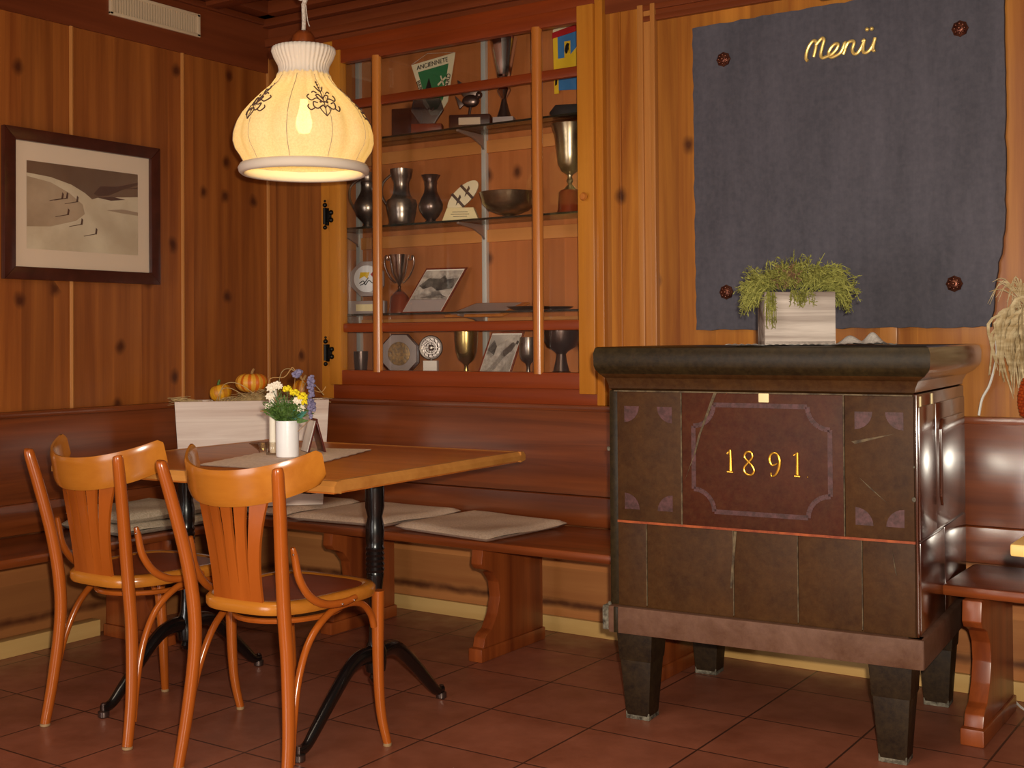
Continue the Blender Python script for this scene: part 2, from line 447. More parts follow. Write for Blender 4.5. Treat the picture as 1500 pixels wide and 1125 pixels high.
struct(ce, 'ceiling', None, 'dark coffered timber ceiling')
def strip(i, mb, mat, lab): struct(mb, 'trim_%d' % i, mat, lab)
for i, y in enumerate((2.55, 3.127, 3.705)):
    strip(i+1, MB().tube([(XW+.002, y, .92), (XW+.002, y, 2.48)], .009, 8, 1), W_BATTEN, 'thin batten on the left panelling')
strip(4, MB().tube([(XW+.004, YW-.004, .92), (XW+.004, YW-.004, 2.55)], .010, 8, 1), W_BATTEN, 'thin corner batten')
fr = MB().use(W_BATTEN)
for a, b_, d in ((-2.235, -2.21, .024), (-2.212, -2.176, .014), (-2.178, -2.158, .026)): fr.box(a, b_, YW-d, YW+.01, .92, 2.486, .003)
fr.use(W_DARKX)
for a, b_, d in ((2.462, 2.485, .022), (2.44, 2.464, .012), (2.42, 2.442, .02)): fr.box(-2.235, 2.6, YW-d, YW+.01, a, b_, .004)
strip(5, fr, None, 'moulded frame of the panel behind the chalkboard')
strip(6, MB().box(-2.33, -2.318, YW-.006, YW+.01, .92, 2.48, .003), W_BACK, 'thin seam strip right of the cabinet')
bs = MB().box(-4.20, 2.6, 4.262, 4.29, 0, .062, .004); struct(bs, 'baseboard_back', W_BASE, 'pale baseboard under the back bench')
bs = MB().box(-4.249, -4.19, -2.2, 3.22, 0, .066, .004); struct(bs, 'baseboard_left', W_BASEL, 'pale baseboard under the left bench')

# --------------------------------------------------------------- wall vent
t = thing('air_vent', 'beige slatted air vent on the dark frieze above the left panelling', 'vent', (XW+.012, 3.548, 2.615))
v = MB()
v.box(0, .012, -.245, .245, -.052, -.038, .002); v.box(0, .012, -.245, .245, .038, .052, .002)
v.box(0, .012, -.245, -.228, -.05, .05, .002); v.box(0, .012, .228, .245, -.05, .05, .002)
v.build('vent_frame', M_VENT, t)
MB().box(0, .002, -.235, .235, -.045, .045).build('vent_backing', M_VENTD, t)
for i in range(33):
    y = -.222 + i*.444/32
    MB().box(.002, .009, y-.0042, y+.0042, -.039, .039).build('slat', M_VENT, t)

# ------------------------------------------------------------ framed photo
t = thing('framed_photo', 'dark wood framed sepia photograph of skiers climbing a snow slope', 'picture', (XW+.011, 3.177, 1.735))
hy, hz = .375, .295
f = MB()
for a in (0, 1):
    sgn = -1 if a else 1
    f.prism([(-hy, sgn*hz), (hy, sgn*hz), (hy-.05, sgn*(hz-.05)), (-hy+.05, sgn*(hz-.05))], 'x', .002, .028, .004)
    f.prism([(sgn*hy, -hz), (sgn*hy, hz), (sgn*(hy-.05), hz-.05), (sgn*(hy-.05), -hz+.05)], 'x', .002, .028, .004)
f.build('frame', W_FRAME, t)
MB().box(.004, .010, -.33, .33, -.25, .25).build('passepartout', M_MAT, t)
ph = MB(); PX = .0102
def P2(u, w, d=0): return (PX+d, -.268+.535*u, -.173+.345*w)
S_SKY = plain('sepia_sky', '7a5c48', .5, c2='6c4e3c', nsc=6); S_SNOW = plain('sepia_snow', 'dcc8ac', .5, c2='c4ac90', nsc=5)
S_HILL = plain('sepia_slope', 'bca084', .5, c2='a0846a', nsc=4); S_ROCK = plain('sepia_rock', '5c3c30', .5); S_MID = plain('sepia_mid', 'a88c74', .5)
ph.use(S_SKY).poly([P2(0, 0), P2(1, 0), P2(1, 1), P2(0, 1)])
ph.use(S_SNOW).poly([P2(0, 0, .0003), P2(1, 0, .0003), P2(1, .72, .0003), P2(.62, .66, .0003), P2(.5, .6, .0003), P2(.3, .5, .0003), P2(0, .5, .0003)])
ph.use(S_ROCK)
for pl in ([(.58, .7), (.64, .8), (.8, .82), (1, .9), (1, .87), (.84, .78), (.72, .7), (.62, .68)], [(.62, .66), (.75, .69), (.88, .67), (.74, .64)], [(.86, .8), (1, .84), (1, .82)]):
    ph.poly([P2(a, b, .0006) for a, b in pl])
ph.use(S_MID); ph.poly([P2(a, b, .0006) for a, b in ((.7, .52), (.85, .55), (1, .53), (1, .49), (.85, .5))])
ph.use(S_SNOW); ph.poly([P2(a, b, .0009) for a, b in ((0, .0), (1, 0), (1, .45), (.85, .46), (.72, .5), (.62, .58), (.5, .7), (.38, .78), (.2, .84), (0, .86))])
ph.use(S_HILL); ph.poly([P2(a, b, .0012) for a, b in ((0, .25), (.2, .27), (.42, .36), (.5, .45), (.48, .56), (.36, .68), (.2, .78), (0, .82))])
ph.use(S_ROCK)
for (a, b) in ((.3, .6), (.34, .61), (.43, .58), (.35, .42), (.47, .32), (.6, .22)):
    ph.poly([P2(a-.009, b, .0015), P2(a+.008, b, .0015), P2(a+.014, b+.06, .0015), P2(a, b+.08, .0015)])
    ph.poly([P2(a, b, .0015), P2(a, b+.01, .0015), P2(a-.11, b-.03, .0015), P2(a-.11, b-.037, .0015)])
ph.build('photo_print', None, t, flatsh=True)
MB().box(.013, .0145, -.332, .332, -.252, .252).build('picture_glass', m_glass('picture_glass', (1, 1, 1, 1), .0, .1), t)

# ------------------------------------------------------------ glass cabinet
CY = 4.205                                           # front of the casing
cab = thing('display_cabinet', 'glass fronted wall cabinet full of trophies between the corner and the chalkboard', 'cabinet', (-3.13, YW, 0))
ox = 3.13
def cb(mb, name, mat, par=cab):
    mb.xf(Matrix.Translation((ox, -YW, 0))); return mb.build(name, mat, par)
c = MB()
c.use(W_CASE).box(-3.882, -3.812, CY, YW+.05, .93, 2.57, .004); c.box(-2.422, -2.386, CY, YW+.05, .93, 2.57, .004)
c.use(W_SASHX).box(-3.82, -2.415, CY+.004, YW+.05, .929, .996, .006); c.box(-3.82, -2.415, CY+.004, YW+.05, 2.51, 2.575, .006)
cb(c, 'casing', None)
SY = CY-.018
door = MB().use(W_CASE)
door.box(-3.818, -3.748, SY, CY+.03, .993, 2.52, .005)
door.box(-2.494, -2.418, SY, CY+.03, .975, 2.52, .005)
door.use(W_SASHX)
door.box(-3.75, -2.492, SY+.006, CY+.03, .993, 1.06, .006); door.box(-3.75, -2.492, SY+.006, CY+.03, 2.458, 2.52, .006)
dr = cb(door, 'cabinet_door', None)
for x in (-3.542, -2.692):
    m = MB().tube([(x, SY+.016, 1.052), (x, SY+.016, 2.466)], .024, 12, 1, flat=.8); cb(m, 'muntin', W_MUNT, dr)
for z in (2.266, 1.251):
    m = MB().box(-3.75, -2.492, SY+.016, SY+.04, z-.021, z+.021, .009); cb(m, 'cross_bar', W_SASHX, dr)
pn = MB().box(-3.76, -2.48, CY+.022, CY+.026, 1.05, 2.47); cb(pn, 'glass_pane', M_PANE, dr)
k = MB().lathe([(.0, -.03), (.012, -.028), (.017, -.018), (.012, -.008), (.009, 0), (.012, .002)], 16, mat=Matrix.Rotation(-PI/2, 3, 'X'))
k.xf(Matrix.Translation((-2.456, SY+.0, 1.756))); cb(k, 'door_knob', W_MUNT, dr)
for z in (1.766, 1.142):
    h = MB()
    h.box(-3.842, -3.822, CY-.022, CY-.002, z-.045, z+.035, .006); h.tube([(-3.832, CY-.028, z-.04), (-3.832, CY-.028, z+.035)], .009, 8, 1)
    h.box(-3.83, -3.80, CY-.026, CY-.016, z-.03, z+.02, .004); h.ball((-3.832, CY-.028, z+.048), .011, n=6); h.ball((-3.832, CY-.028, z-.055), .010, n=6)
    h.ball((-3.832, CY-.028, z+.066), .006, n=6); h.ball((-3.8, CY-.022, z+.012), .012, n=6); h.ball((-3.8, CY-.022, z-.022), .012, n=6)
    cb(h, 'hinge', M_BLACKM)
bk = MB().use(W_INSIDE).box(-4.0, -2.3, 4.505, 4.53, .97, 2.56)
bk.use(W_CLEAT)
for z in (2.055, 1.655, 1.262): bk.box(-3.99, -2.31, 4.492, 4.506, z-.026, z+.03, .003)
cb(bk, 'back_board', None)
sd = MB().use(W_INSIDE).box(-4.03, -4.0, YW+.06, 4.53, .97, 2.56); sd.box(-2.3, -2.27, YW+.06, 4.53, .97, 2.56)
sd.use(W_SASHX).box(-4.0, -2.3, YW+.04, 4.53, .98, 1.03); sd.box(-4.0, -2.3, YW+.04, 4.53, 2.555, 2.57)
cb(sd, 'cabinet_box', None)
for x in (-3.158, -3.90):
    r = MB().box(x-.012, x+.012, 4.482, 4.505, 1.035, 2.54, .002); rl = cb(r, 'shelf_rail', M_ALU)
    for z in (2.115, 1.712, 1.312):
        b_ = MB().prism([(4.485, z-.075), (4.485, z-.006), (4.285, z-.006), (4.285, z-.014), (4.40, z-.028), (4.47, z-.055)], 'x', x-.006, x+.006, .001)
        cb(b_, 'shelf_bracket', M_BRK, rl)
for z in (2.115, 1.712, 1.312):
    s_ = MB().use(M_SHELF).box(-3.99, -2.31, 4.295, 4.49, z-.004, z+.003); s_.use(M_GEDGE).box(-3.99, -2.31, 4.291, 4.2955, z-.005, z+.004)
    cb(s_, 'glass_shelf', None)

# ------------------------------------------------------------- trophies etc
IY = 4.385
def face(o, deg=34): o.rotation_euler.z = math.radians(-0) ; return o
def one(name, mb, mat, label, cat, loc, rz=0, group=None, ang=38):
    o = mb.build(name, mat, loc=loc, rz=rz, ang=ang); return tag(o, label, cat, group)
ZT, ZS, ZH, ZB = 2.1185, 1.7155, 1.3155, 1.0305
CAMR = math.radians(32)          # things on the shelves are turned a little towards the room
# top shelf
t = thing('plaque', 'dark wooden plaque leaning at the left of the top cabinet shelf', 'plaque', (-3.56, 4.44, ZT), .3)
MB().box(-.075, .075, -.008, .008, 0, .15, .006).build('board', W_TROPHYD, t); MB().box(-.055, .055, -.011, -.007, .025, .125, .002).build('relief', W_FRAME, t)
t = thing('glass_award', 'faceted clear glass award on a wooden block under the green pennant', 'trophy', (-3.386, 4.37, ZT), .5)
MB().box(-.07, .07, -.035, .035, 0, .045, .004).build('base', W_TROPHY, t)
g = MB().prism([(-.03, .043), (.03, .043), (.075, .11), (.06, .165), (-.06, .165), (-.075, .11)], 'y', -.014, .014, .005); g.build('glass_block', M_GLASS, t, ang=10)
g = MB()
for k2 in range(3):
    g.tube([(-.03+.022*k2, -.016, .118), (-.022+.022*k2, -.016, .104), (-.012+.022*k2, -.016, .12)], .0028, 6, 3)
g.build('engraving', M_SILVER, t)
t = thing('bird_trophy', 'pewter bird sculpture on a dark block with a pale label', 'trophy', (-3.144, 4.37, ZT), .45)
MB().box(-.09, .09, -.04, .04, 0, .06, .004).build('base', W_TROPHYD, t); MB().box(-.048, .048, -.043, -.039, .014, .045).build('name_plate', M_PLATE, t)
g = MB().ball((0, 0, .125), .036, (1.1, .5, .8), 8); g.ball((.036, 0, .15), .016, n=6)
g.prism([(-.06, .22), (-.03, .2), (.0, .195), (.045, .19), (.035, .15), (-.03, .14), (-.05, .17)], 'y', -.005, .005, .002); g.prism([(-.03, .11), (-.07, .15), (-.05, .09)], 'y', -.008, .008, .002)
g.tube([(-.01, 0, .055), (0, 0, .11)], .006, 8, 1); g.build('bird_figure', M_PEWD, t)
t = thing('flute_trophy', 'tall fluted silver trophy cup on a black cone foot, top shelf', 'trophy', (-2.967, 4.37, ZT), .4)
MB().box(-.045, .045, -.035, .035, 0, .032, .003).build('base', M_PINKG, t)
MB().lathe([(.032, .032), (.03, .04), (.02, .07), (.012, .105), (.01, .115)], 20).build('stem', M_PEWD, t)
MB().lathe([(.01, .112), (.02, .13), (.03, .15), (.024, .165), (.012, .185), (.022, .20), (.03, .215), (.042, .28), (.058, .375), (.055, .372), (.03, .24), (0, .225)], 24, fn=lambda a, z: 1+.03*math.cos(8*a)).build('cup', M_SILVER, t, ang=20)
g = MB().prism([(-.07, 0), (.07, 0), (.075, .02), (.05, .05), (-.05, .05), (-.075, .02)], 'y', -.05, .05, .004)
one('hat_box', g, M_BLK, 'flat black angular box at the right end of the top shelf', 'box', (-2.65, 4.39, ZT), .3)
t = thing('pennant', 'green and cream triangular pennant with lettering and a fir tree', 'pennant', (-3.443, 4.484, 2.489))
mp = MB().use(M_WCL).prism([(-.125, -.012), (.13, .014), (.085, -.205), (.04, -.26), (-.01, -.26), (-.055, -.2)], 'y', 0, .003)
mp.use(M_GRN).prism([(-.085, -.05), (.092, -.032), (.06, -.19), (.025, -.235), (-.005, -.235), (-.04, -.185)], 'y', -.0015, .001)
mp.use(M_BLK).prism([(-.03, -.185), (-.0, -.19), (-.005, -.17), (.01, -.17), (-.01, -.135), (-.004, -.135), (-.02, -.085), (-.04, -.135), (-.034, -.135), (-.048, -.17), (-.032, -.17)], 'y', -.003, -.001)
mp.use(M_WCL).prism([(.03, -.12), (.075, -.09), (.078, -.098), (.033, -.128)], 'y', -.003, -.001); mp.prism([(.045, -.085), (.062, -.13), (.068, -.127), (.051, -.082)], 'y', -.003, -.001)
mp.build('pennant_cloth', None, t, flatsh=True)
def text(s, size, mat, parent, loc, rot, name='lettering', ext=.0008):
    cu = bpy.data.curves.new('txt', 'FONT'); cu.body = s; cu.size = size; cu.extrude = ext; cu.align_x = 'CENTER'; cu.align_y = 'CENTER'
    tmp = bpy.data.objects.new('txt', cu); COL.objects.link(tmp)
    bpy.context.view_layer.update()
    me = bpy.data.meshes.new_from_object(tmp.evaluated_get(bpy.context.evaluated_depsgraph_get()))
    bpy.data.objects.remove(tmp); bpy.data.curves.remove(cu)
    me.name = name; me.materials.clear(); me.materials.append(mat)
    o = bpy.data.objects.new(name, me); COL.objects.link(o); o.parent = parent; o.location = loc; o.rotation_euler = rot
    return o
text('ANCIENNETE', .03, M_BLK, t, (0, -.0025, -.022), (PI/2, -.1, 0))
text('HARD', .03, M_BLK, t, (.088, -.0025, -.118), (PI/2, -PI/2+.22, 0)); text('BERN', .03, M_BLK, t, (-.073, -.0025, -.125), (PI/2, PI/2-.35, 0))
g = MB().tube([(-.12, -.002, -.01), (-.03, 0, .03), (.127, -.002, .014)], .0012, 5, 1); g.build('hanging_cord', M_CROPE, t)
t = thing('pennant', 'blue and yellow pennant with a black bear at the top right of the cabinet', 'pennant', (-2.72, 4.484, 2.52))
mp = MB().use(M_BLUE).prism([(-.055, 0), (.075, .015), (.075, -.265), (-.055, -.255)], 'y', 0, .003)
mp.use(M_YCL).prism([(-.068, 0), (-.045, 0), (-.04, -.27), (-.062, -.27)], 'y', -.001, .003)
mp.prism([(-.045, -.12), (-.01, -.12), (-.01, -.05), (.02, -.05), (.02, -.11), (.075, -.06), (.075, -.17), (-.045, -.19)], 'y', -.0015, .001)
mp.use(M_RCL).prism([(-.07, -.03), (.078, -.01), (.078, .02), (-.07, -.005)], 'y', -.003, .003); mp.use(M_WCL).prism([(-.066, -.004), (.07, .022), (.07, .03), (-.066, .008)], 'y', -.003, .003)
mp.use(M_BLK).prism([(-.002, -.105), (.006, -.1), (.01, -.085), (.016, -.105), (.012, -.075), (.016, -.062), (.004, -.058), (-.004, -.07), (-.008, -.09)], 'y', -.003, -.001)
mp.prism([(-.058, -.235), (-.048, -.23), (-.046, -.2), (-.056, -.205)], 'y', -.003, -.001)
mp.build('pennant_cloth', None, t, flatsh=True)
# second shelf
def jug(name, label, x, prof, mat=M_PEWTER, handle=None, frill=0, y=IY, z=ZS):
    t = thing(name, label, 'jug' if 'jug' in name else 'vase', (x, y, z), CAMR)
    MB().lathe(prof, 28, fn=(lambda a, zz: 1+(frill*math.cos(9*a) if zz > prof[-3][1]-.012 else 0)) if frill else None).build('vessel', mat, t)
    if handle: MB().tube(handle, .006, 8, 5).build('handle', mat, t)
    return t
pa = [(.03, 0), (.034, .006), (.02, .02), (.03, .035), (.055, .06), (.066, .095), (.06, .125), (.04, .16), (.031, .18), (.03, .205), (.034, .215), (.03, .225), (.036, .25), (.041, .262), (.036, .26), (0, .2)]
jug('pewter_jug', 'bulbous pewter jug at the left end of the second shelf', -3.752, pa, handle=[(-.06, 0, .09), (-.085, 0, .14), (-.08, 0, .2), (-.035, 0, .235)])
pb = [(.06, 0), (.063, .008), (.058, .02), (.066, .06), (.072, .1), (.066, .12), (.05, .13), (.042, .145), (.036, .17), (.036, .2), (.046, .222), (.052, .25), (.053, .262), (.047, .26), (0, .2)]
jug('pewter_jug', 'widest pewter jug with a straight collar, second from left', -3.55, pb, handle=[(-.06, 0, .09), (-.09, 0, .14), (-.085, 0, .2), (-.045, 0, .24)])
pc = [(.03, 0), (.032, .006), (.02, .018), (.035, .035), (.053, .065), (.055, .09), (.042, .12), (.03, .145), (.027, .17), (.03, .185), (.028, .192), (.038, .215), (.042, .222), (.036, .22), (0, .18)]
jug('pewter_vase', 'small dark pewter vase with a frilled rim, second shelf', -3.381, pc, M_PEWD, None, .07)
t = thing('ski_plaque', 'cream oval plaque with two small skiers on a cream base', 'plaque', (-3.209, 4.38, ZS), .4)
MB().prism([(-.085, 0), (.085, 0), (.06, .062), (-.06, .062)], 'y', -.02, .02, .003).build('base', M_CREAM, t)
g = MB().use(M_WCL)
M3 = Matrix.Translation((.01, 0, .115)) @ Matrix.Rotation(-.75, 4, 'Y')
g.prism([(.09*math.cos(a)*1.0, .038*math.sin(a)) for a in [2*PI*i/28 for i in range(28)]], 'y', -.008, .008, .002, mat=M3)
g.use(W_TROPHYD)
for dx in (-.03, .025): g.prism([(dx-.006, -.04), (dx+.006, -.04), (dx+.006, .04), (dx-.006, .04)], 'y', -.011, -.007, mat=M3); g.prism([(dx-.022, -.01), (dx+.0, .004), (dx+.025, .012), (dx+.02, 0), (dx, -.006)], 'y', -.012, -.007, mat=M3)
g.build('oval_board', None, t)
g = MB()
for q, w_ in ((.042, .05), (.032, .06), (.022, .045)): g.box(-w_*.7, w_*.7, -.0215, -.0205, q-.001, q+.0015)
g.build('inscription', W_TROPHYD, t)
one('pewter_bowl', MB().lathe([(.03, 0), (.032, .005), (.02, .012), (.05, .02), (.09, .036), (.115, .065), (.125, .108), (.127, .112), (.122, .108), (.1, .06), (.04, .03), (0, .028)], 40), M_CHAMP, 'wide pewter bowl on a small foot on the second shelf', 'bowl', (-2.958, IY, ZS))
t = thing('goblet_trophy', 'tall goblet trophy on a round wooden plinth behind the right pane', 'trophy', (-2.648, IY, ZS))
MB().lathe([(.056, 0), (.056, .008), (.05, .02), (.048, .09), (.04, .1), (0, .1)], 28).build('base', W_TROPHY, t)
MB().lathe([(.03, .1), (.02, .112), (.008, .125), (.014, .14), (.009, .155), (.012, .165), (.035, .18), (.05, .21), (.056, .26), (.064, .33), (.078, .375), (.075, .375), (.052, .3), (0, .2)], 32).build('cup', M_CHAMP, t)
# third shelf
def octo(r): return [(r*math.cos(PI/8+i*PI/4), r*math.sin(PI/8+i*PI/4)) for i in range(8)]
def circ(r, n=28): return [(r*math.cos(2*PI*i/n), r*math.sin(2*PI*i/n)) for i in range(n)]
t = thing('octagonal_award', 'octagonal stone award with a white disc on a labelled block', 'trophy', (-3.752, 4.38, ZH), .35)
MB().box(-.09, .09, -.02, .02, 0, .062, .003).build('base', M_PINKG, t); MB().box(-.05, .06, -.023, -.019, .014, .046).build('name_plate', M_CREAM, t)
oc = MB().use(M_PINKG).prism(octo(.088), 'y', -.012, .012, .004).xf(Matrix.Translation((0, 0, .165)))
oc.build('octagon', None, t, ang=20)
dc = MB().use(M_WHITEC).prism(circ(.063), 'y', -.017, -.011, .002); dc.use(M_RCL).prism([(.02, .02), (.035, .035), (.04, .02), (.03, .008)], 'y', -.019, -.016)
dc.use(M_YCL).prism([(-.035, 0), (-.03, .03), (.015, .03), (.005, 0), (-.01, .012)], 'y', -.019, -.016)
dc.use(M_BLK); dc.tube([(-.035, -.018, -.022), (-.015, -.018, -.01), (-.005, -.018, -.028), (.012, -.018, -.008), (.03, -.018, -.02), (.04, -.018, -.005)], .0022, 6, 4); dc.tube([(-.03, -.018, -.03), (-.01, -.018, -.02), (.01, -.018, .005)], .002, 6, 4)
dc.xf(Matrix.Translation((0, 0, .165))).build('disc', None, t)
for q in (-.03, .03): MB().tube([(q, 0, .06), (q, 0, .09)], .003, 6, 1).build('pin', M_BRASS, t)
t = thing('loving_cup', 'silver cup with two tall handles on a round wooden base', 'trophy', (-3.565, IY, ZH), CAMR)
MB().lathe([(.052, 0), (.052, .01), (.046, .02), (.042, .075), (.03, .09), (.02, .1), (0, .1)], 28).build('base', W_TROPHY, t)
MB().lathe([(.02, .1), (.006, .115), (.009, .125), (.005, .13), (.014, .145), (.035, .19), (.045, .25), (.05, .27), (.047, .268), (.03, .19), (0, .15)], 28).build('cup', M_SILVER, t)
for s in (-1, 1): MB().tube([(s*.016, 0, .14), (s*.045, 0, .17), (s*.066, 0, .22), (s*.066, 0, .258), (s*.058, 0, .265), (s*.056, 0, .25), (s*.046, 0, .245)], .004, 8, 5).build('handle', M_SILVER, t)
def photo(name, label, cx, cy, z, w, h, rz, tilt, lean, shapes, border=W_TROPHY, bg=None):
    """a small picture standing askew: w x h board tilted about its own normal, then leaned back"""
    t = thing(name, label, 'picture', (cx, cy, z), rz)
    M = Matrix.Rotation(lean, 4, 'X')
    sh = lambda p: (p[0]+p[1]*tilt, p[1])
    MB().prism([sh(p) for p in ((-w/2-.008, 0), (w/2+.008, 0), (w/2+.008, h+.008), (-w/2-.008, h+.008))], 'y', 0, .006, mat=M).build('backing', border, t)
    m = MB().use(bg or M_PAPER).prism([sh(p) for p in ((-w/2, .006), (w/2, .006), (w/2, h), (-w/2, h))], 'y', -.0015, .001, mat=M)
    for mt, pl in shapes: m.use(mt).prism([sh((p[0]*w, p[1]*h)) for p in pl], 'y', -.0028, -.001, mat=M)
    m.build('print', None, t, flatsh=True); return t
G1 = plain('photo_grey', '78685f', .6, c2='30201c', nsc=45); G2 = plain('photo_pale', 'ccc0b4', .6, c2='948880', nsc=35); G3 = plain('photo_black', '281c1c', .6)
photo('photo_card', 'black and white mountain photograph leaning askew on the third shelf', -3.41, 4.345, ZH, .185, .205, .25, .47, -.3,
      [(G2, [(-.49, .3), (.49, .3), (.49, .97), (-.49, .97)]), (G3, [(-.46, .62), (-.3, .8), (0, .78), (.08, .86), (.2, .76), (.48, .8), (.46, .55), (.1, .5), (-.1, .6), (-.3, .55)]), (G1, [(-.47, .34), (-.3, .5), (-.1, .42), (.1, .54), (.3, .4), (.48, .34)]), (G3, [(-.3, .34), (.1, .42), (.4, .33)]), (M_PINKG, [(-.49, .03), (.49, .03), (.49, .32), (-.49, .32)])])
one('flat_picture', MB().use(W_MUNT).prism([(-.17, -.06), (.12, -.06), (.19, .075), (-.08, .075)], 'z', 0, .012, .003).use(M_PINKG).prism([(-.14, -.05), (.10, -.05), (.155, .065), (-.07, .065)], 'z', .012, .0135), None, 'picture lying flat on the third shelf beside the mountain photograph', 'picture', (-3.09, 4.385, ZH), .12).rotation_euler = (.42, 0, .12)
one('shallow_dish', MB().lathe([(.04, 0), (.07, .006), (.095, .018), (.092, .018), (.05, .008), (0, .006)], 28), M_PEWD, 'shallow dark dish near the middle of the third shelf', 'dish', (-2.86, IY, ZH))
one('shallow_dish', MB().lathe([(.03, 0), (.055, .006), (.07, .014), (.066, .013), (.03, .008), (0, .006)], 28), M_PEWD, 'small dark dish right of the muntin on the third shelf', 'dish', (-2.70, 4.36, ZH))
one('pewter_goblet', MB().lathe([(.035, 0), (.03, .008), (.01, .02), (.008, .05), (.02, .07), (.045, .09), (.06, .13), (.056, .175), (.053, .17), (.04, .1), (0, .09)], 28), M_PEWTER, 'pewter goblet half hidden behind the right door stile, third shelf', 'goblet', (-2.545, 4.40, ZH))
# cabinet floor
one('small_beaker', MB().lathe([(.024, 0), (.028, .02), (.033, .08), (.034, .112), (.03, .11), (.024, .02), (0, .01)], 24), M_PEWD, 'small dark beaker at the left end of the cabinet floor', 'cup', (-3.80, IY, ZB))
t = thing('octagonal_plate', 'octagonal grey wall plate with a gilt relief on the cabinet floor', 'plate', (-3.604, 4.43, ZB), .3)
MB().prism([(p[0]*1.0, p[1]+.096) for p in octo(.104)], 'y', 0, .012, .003).build('back_plate', W_TROPHYD, t, ang=20)
MB().prism([(p[0], p[1]+.1) for p in octo(.094)], 'y', -.008, .002, .003).build('plate', M_PINKG, t, ang=20)
MB().prism([(p[0], p[1]+.1) for p in circ(.055)], 'y', -.012, -.006, .003).build('relief_disc', M_GILTP, t)
t = thing('medal_stand', 'round openwork medal standing on a small white block', 'medal', (-3.386, IY, ZB), .4)
MB().box(-.032, .032, -.02, .02, 0, .07, .003).build('base', M_PAPER, t)
g = MB().lathe([(.044, -.003), (.052, -.004), (.056, 0), (.052, .004), (.044, .003), (.044, -.003)], 36, mat=Matrix.Rotation(PI/2, 3, 'X'))
g.lathe([(.026, -.003), (.03, -.003), (.033, 0), (.03, .003), (.026, .003), (.026, -.003)], 28, mat=Matrix.Rotation(PI/2, 3, 'X')); g.ball((0, 0, 0), .013, (1, .4, 1.2), 6); g.tube([(-.026, 0, .0), (.026, 0, 0)], .003, 6, 1); g.tube([(0, 0, -.026), (0, 0, .026)], .003, 6, 1)
for i in range(12): a = PI*i/6; g.tube([(.031*math.cos(a), 0, .031*math.sin(a)), (.047*math.cos(a+.25), 0, .047*math.sin(a+.25))], .003, 6, 1)
g.xf(Matrix.Translation((0, 0, .128))).tube([(0, 0, .06), (0, 0, .08)], .006, 8, 1); g.build('medal', M_PEWTER, t)
one('gilt_goblet', MB().lathe([(.035, 0), (.032, .006), (.012, .018), (.008, .045), (.012, .055), (.035, .075), (.047, .11), (.052, .16), (.053, .207), (.05, .205), (.04, .1), (0, .07)], 32), M_BRASS, 'hammered golden goblet in the middle of the cabinet floor', 'goblet', (-3.189, IY, ZB))
photo('photo_card', 'black and white skier photograph leaning askew on the cabinet floor', -3.03, 4.36, ZB, .135, .195, .3, .27, -.25,
      [(G2, [(-.49, .05), (.49, .05), (.49, .97), (-.49, .97)]), (M_PAPER, [(-.45, .5), (.1, .9), (.25, .97), (-.49, .97)]), (G3, [(-.48, .62), (-.35, .85), (-.2, .7), (-.2, .5), (-.35, .4)]),
       (G1, [(-.35, .1), (-.1, .35), (.05, .6), (.3, .8), (.42, .75), (.35, .6), (.15, .45), (0, .2), (-.2, .06)]), (M_PAPER, [(.2, .1), (.45, .1), (.47, .55), (.3, .5)]), (G3, [(.42, .84), (.5, .8), (.47, .74), (.4, .76)]), (M_PAPER, [(-.2, .12), (.0, .36), (.05, .32), (-.1, .1)]), (G3, [(-.45, .05), (-.2, .05), (-.1, .16), (-.3, .14)])])
one('pewter_goblet', MB().lathe([(.03, 0), (.028, .005), (.01, .014), (.007, .045), (.012, .06), (.03, .075), (.038, .1), (.039, .14), (.036, .172), (.033, .17), (.03, .1), (0, .07)], 28), M_PEWTER, 'slim pewter goblet right of the skier photograph', 'goblet', (-2.862, IY, ZB))
one('footed_cup', MB().lathe([(.056, 0), (.057, .012), (.05, .018), (.034, .03), (.024, .07), (.02, .1), (.03, .112), (.06, .13), (.076, .165), (.079, .2), (.075, .2), (.06, .14), (0, .12)], 32), M_PEWD, 'dark footed cup with a wide bowl, right end of the cabinet floor', 'cup', (-2.697, IY, ZB))

# ---------------------------------------------------------------- chalkboard
t = thing('chalkboard', 'large slate menu board with wavy edges and copper rosettes', 'board', (-1.435, YW, 1.79))
pts = []
random.seed(3)
def edge(a, b, n):
    for i in range(n):
        u = i/n; j = random.uniform(-.003, .003)
        dx, dy = b[0]-a[0], b[1]-a[1]; L = math.hypot(dx, dy)
        pts.append((a[0]+dx*u-dy/L*j, a[1]+dy*u+dx/L*j))
edge((-.565, .575), (.552, .585), 40); edge((.552, .585), (.548, -.05), 18); edge((.548, -.05), (.545, -.25), 6); edge((.545, -.25), (.52, -.38), 5)
edge((.52, -.38), (.498, -.565), 7); edge((.498, -.565), (-.56, -.565), 36); edge((-.56, -.565), (-.565, .575), 36)
MB().prism(pts, 'y', -.024, -.004, .002).build('slate', M_SLATE, t, ang=25)
for (x, z) in ((-.437, .438), (.412, .428), (-.434, -.426), (.384, -.42)):
    g = MB().lathe([(.026, -.024), (.026, -.03), (.02, -.036), (.01, -.04), (0, -.041)], 24, mat=None, fn=lambda a, z: 1+.07*math.cos(8*a))
    g2 = MB(); g2.v = [(v_[0], v_[2], v_[1]) for v_ in g.v]; g2.f = g.f; g2.mi = g.mi
    for i in range(8): a = PI/4*i; g2.ball((.016*math.cos(a), -.036, .016*math.sin(a)), .0058, n=5)
    g2.ball((0, -.041, 0), .007, n=6); g2.build('rosette', M_COPPER, t, loc=(x, 0, z))
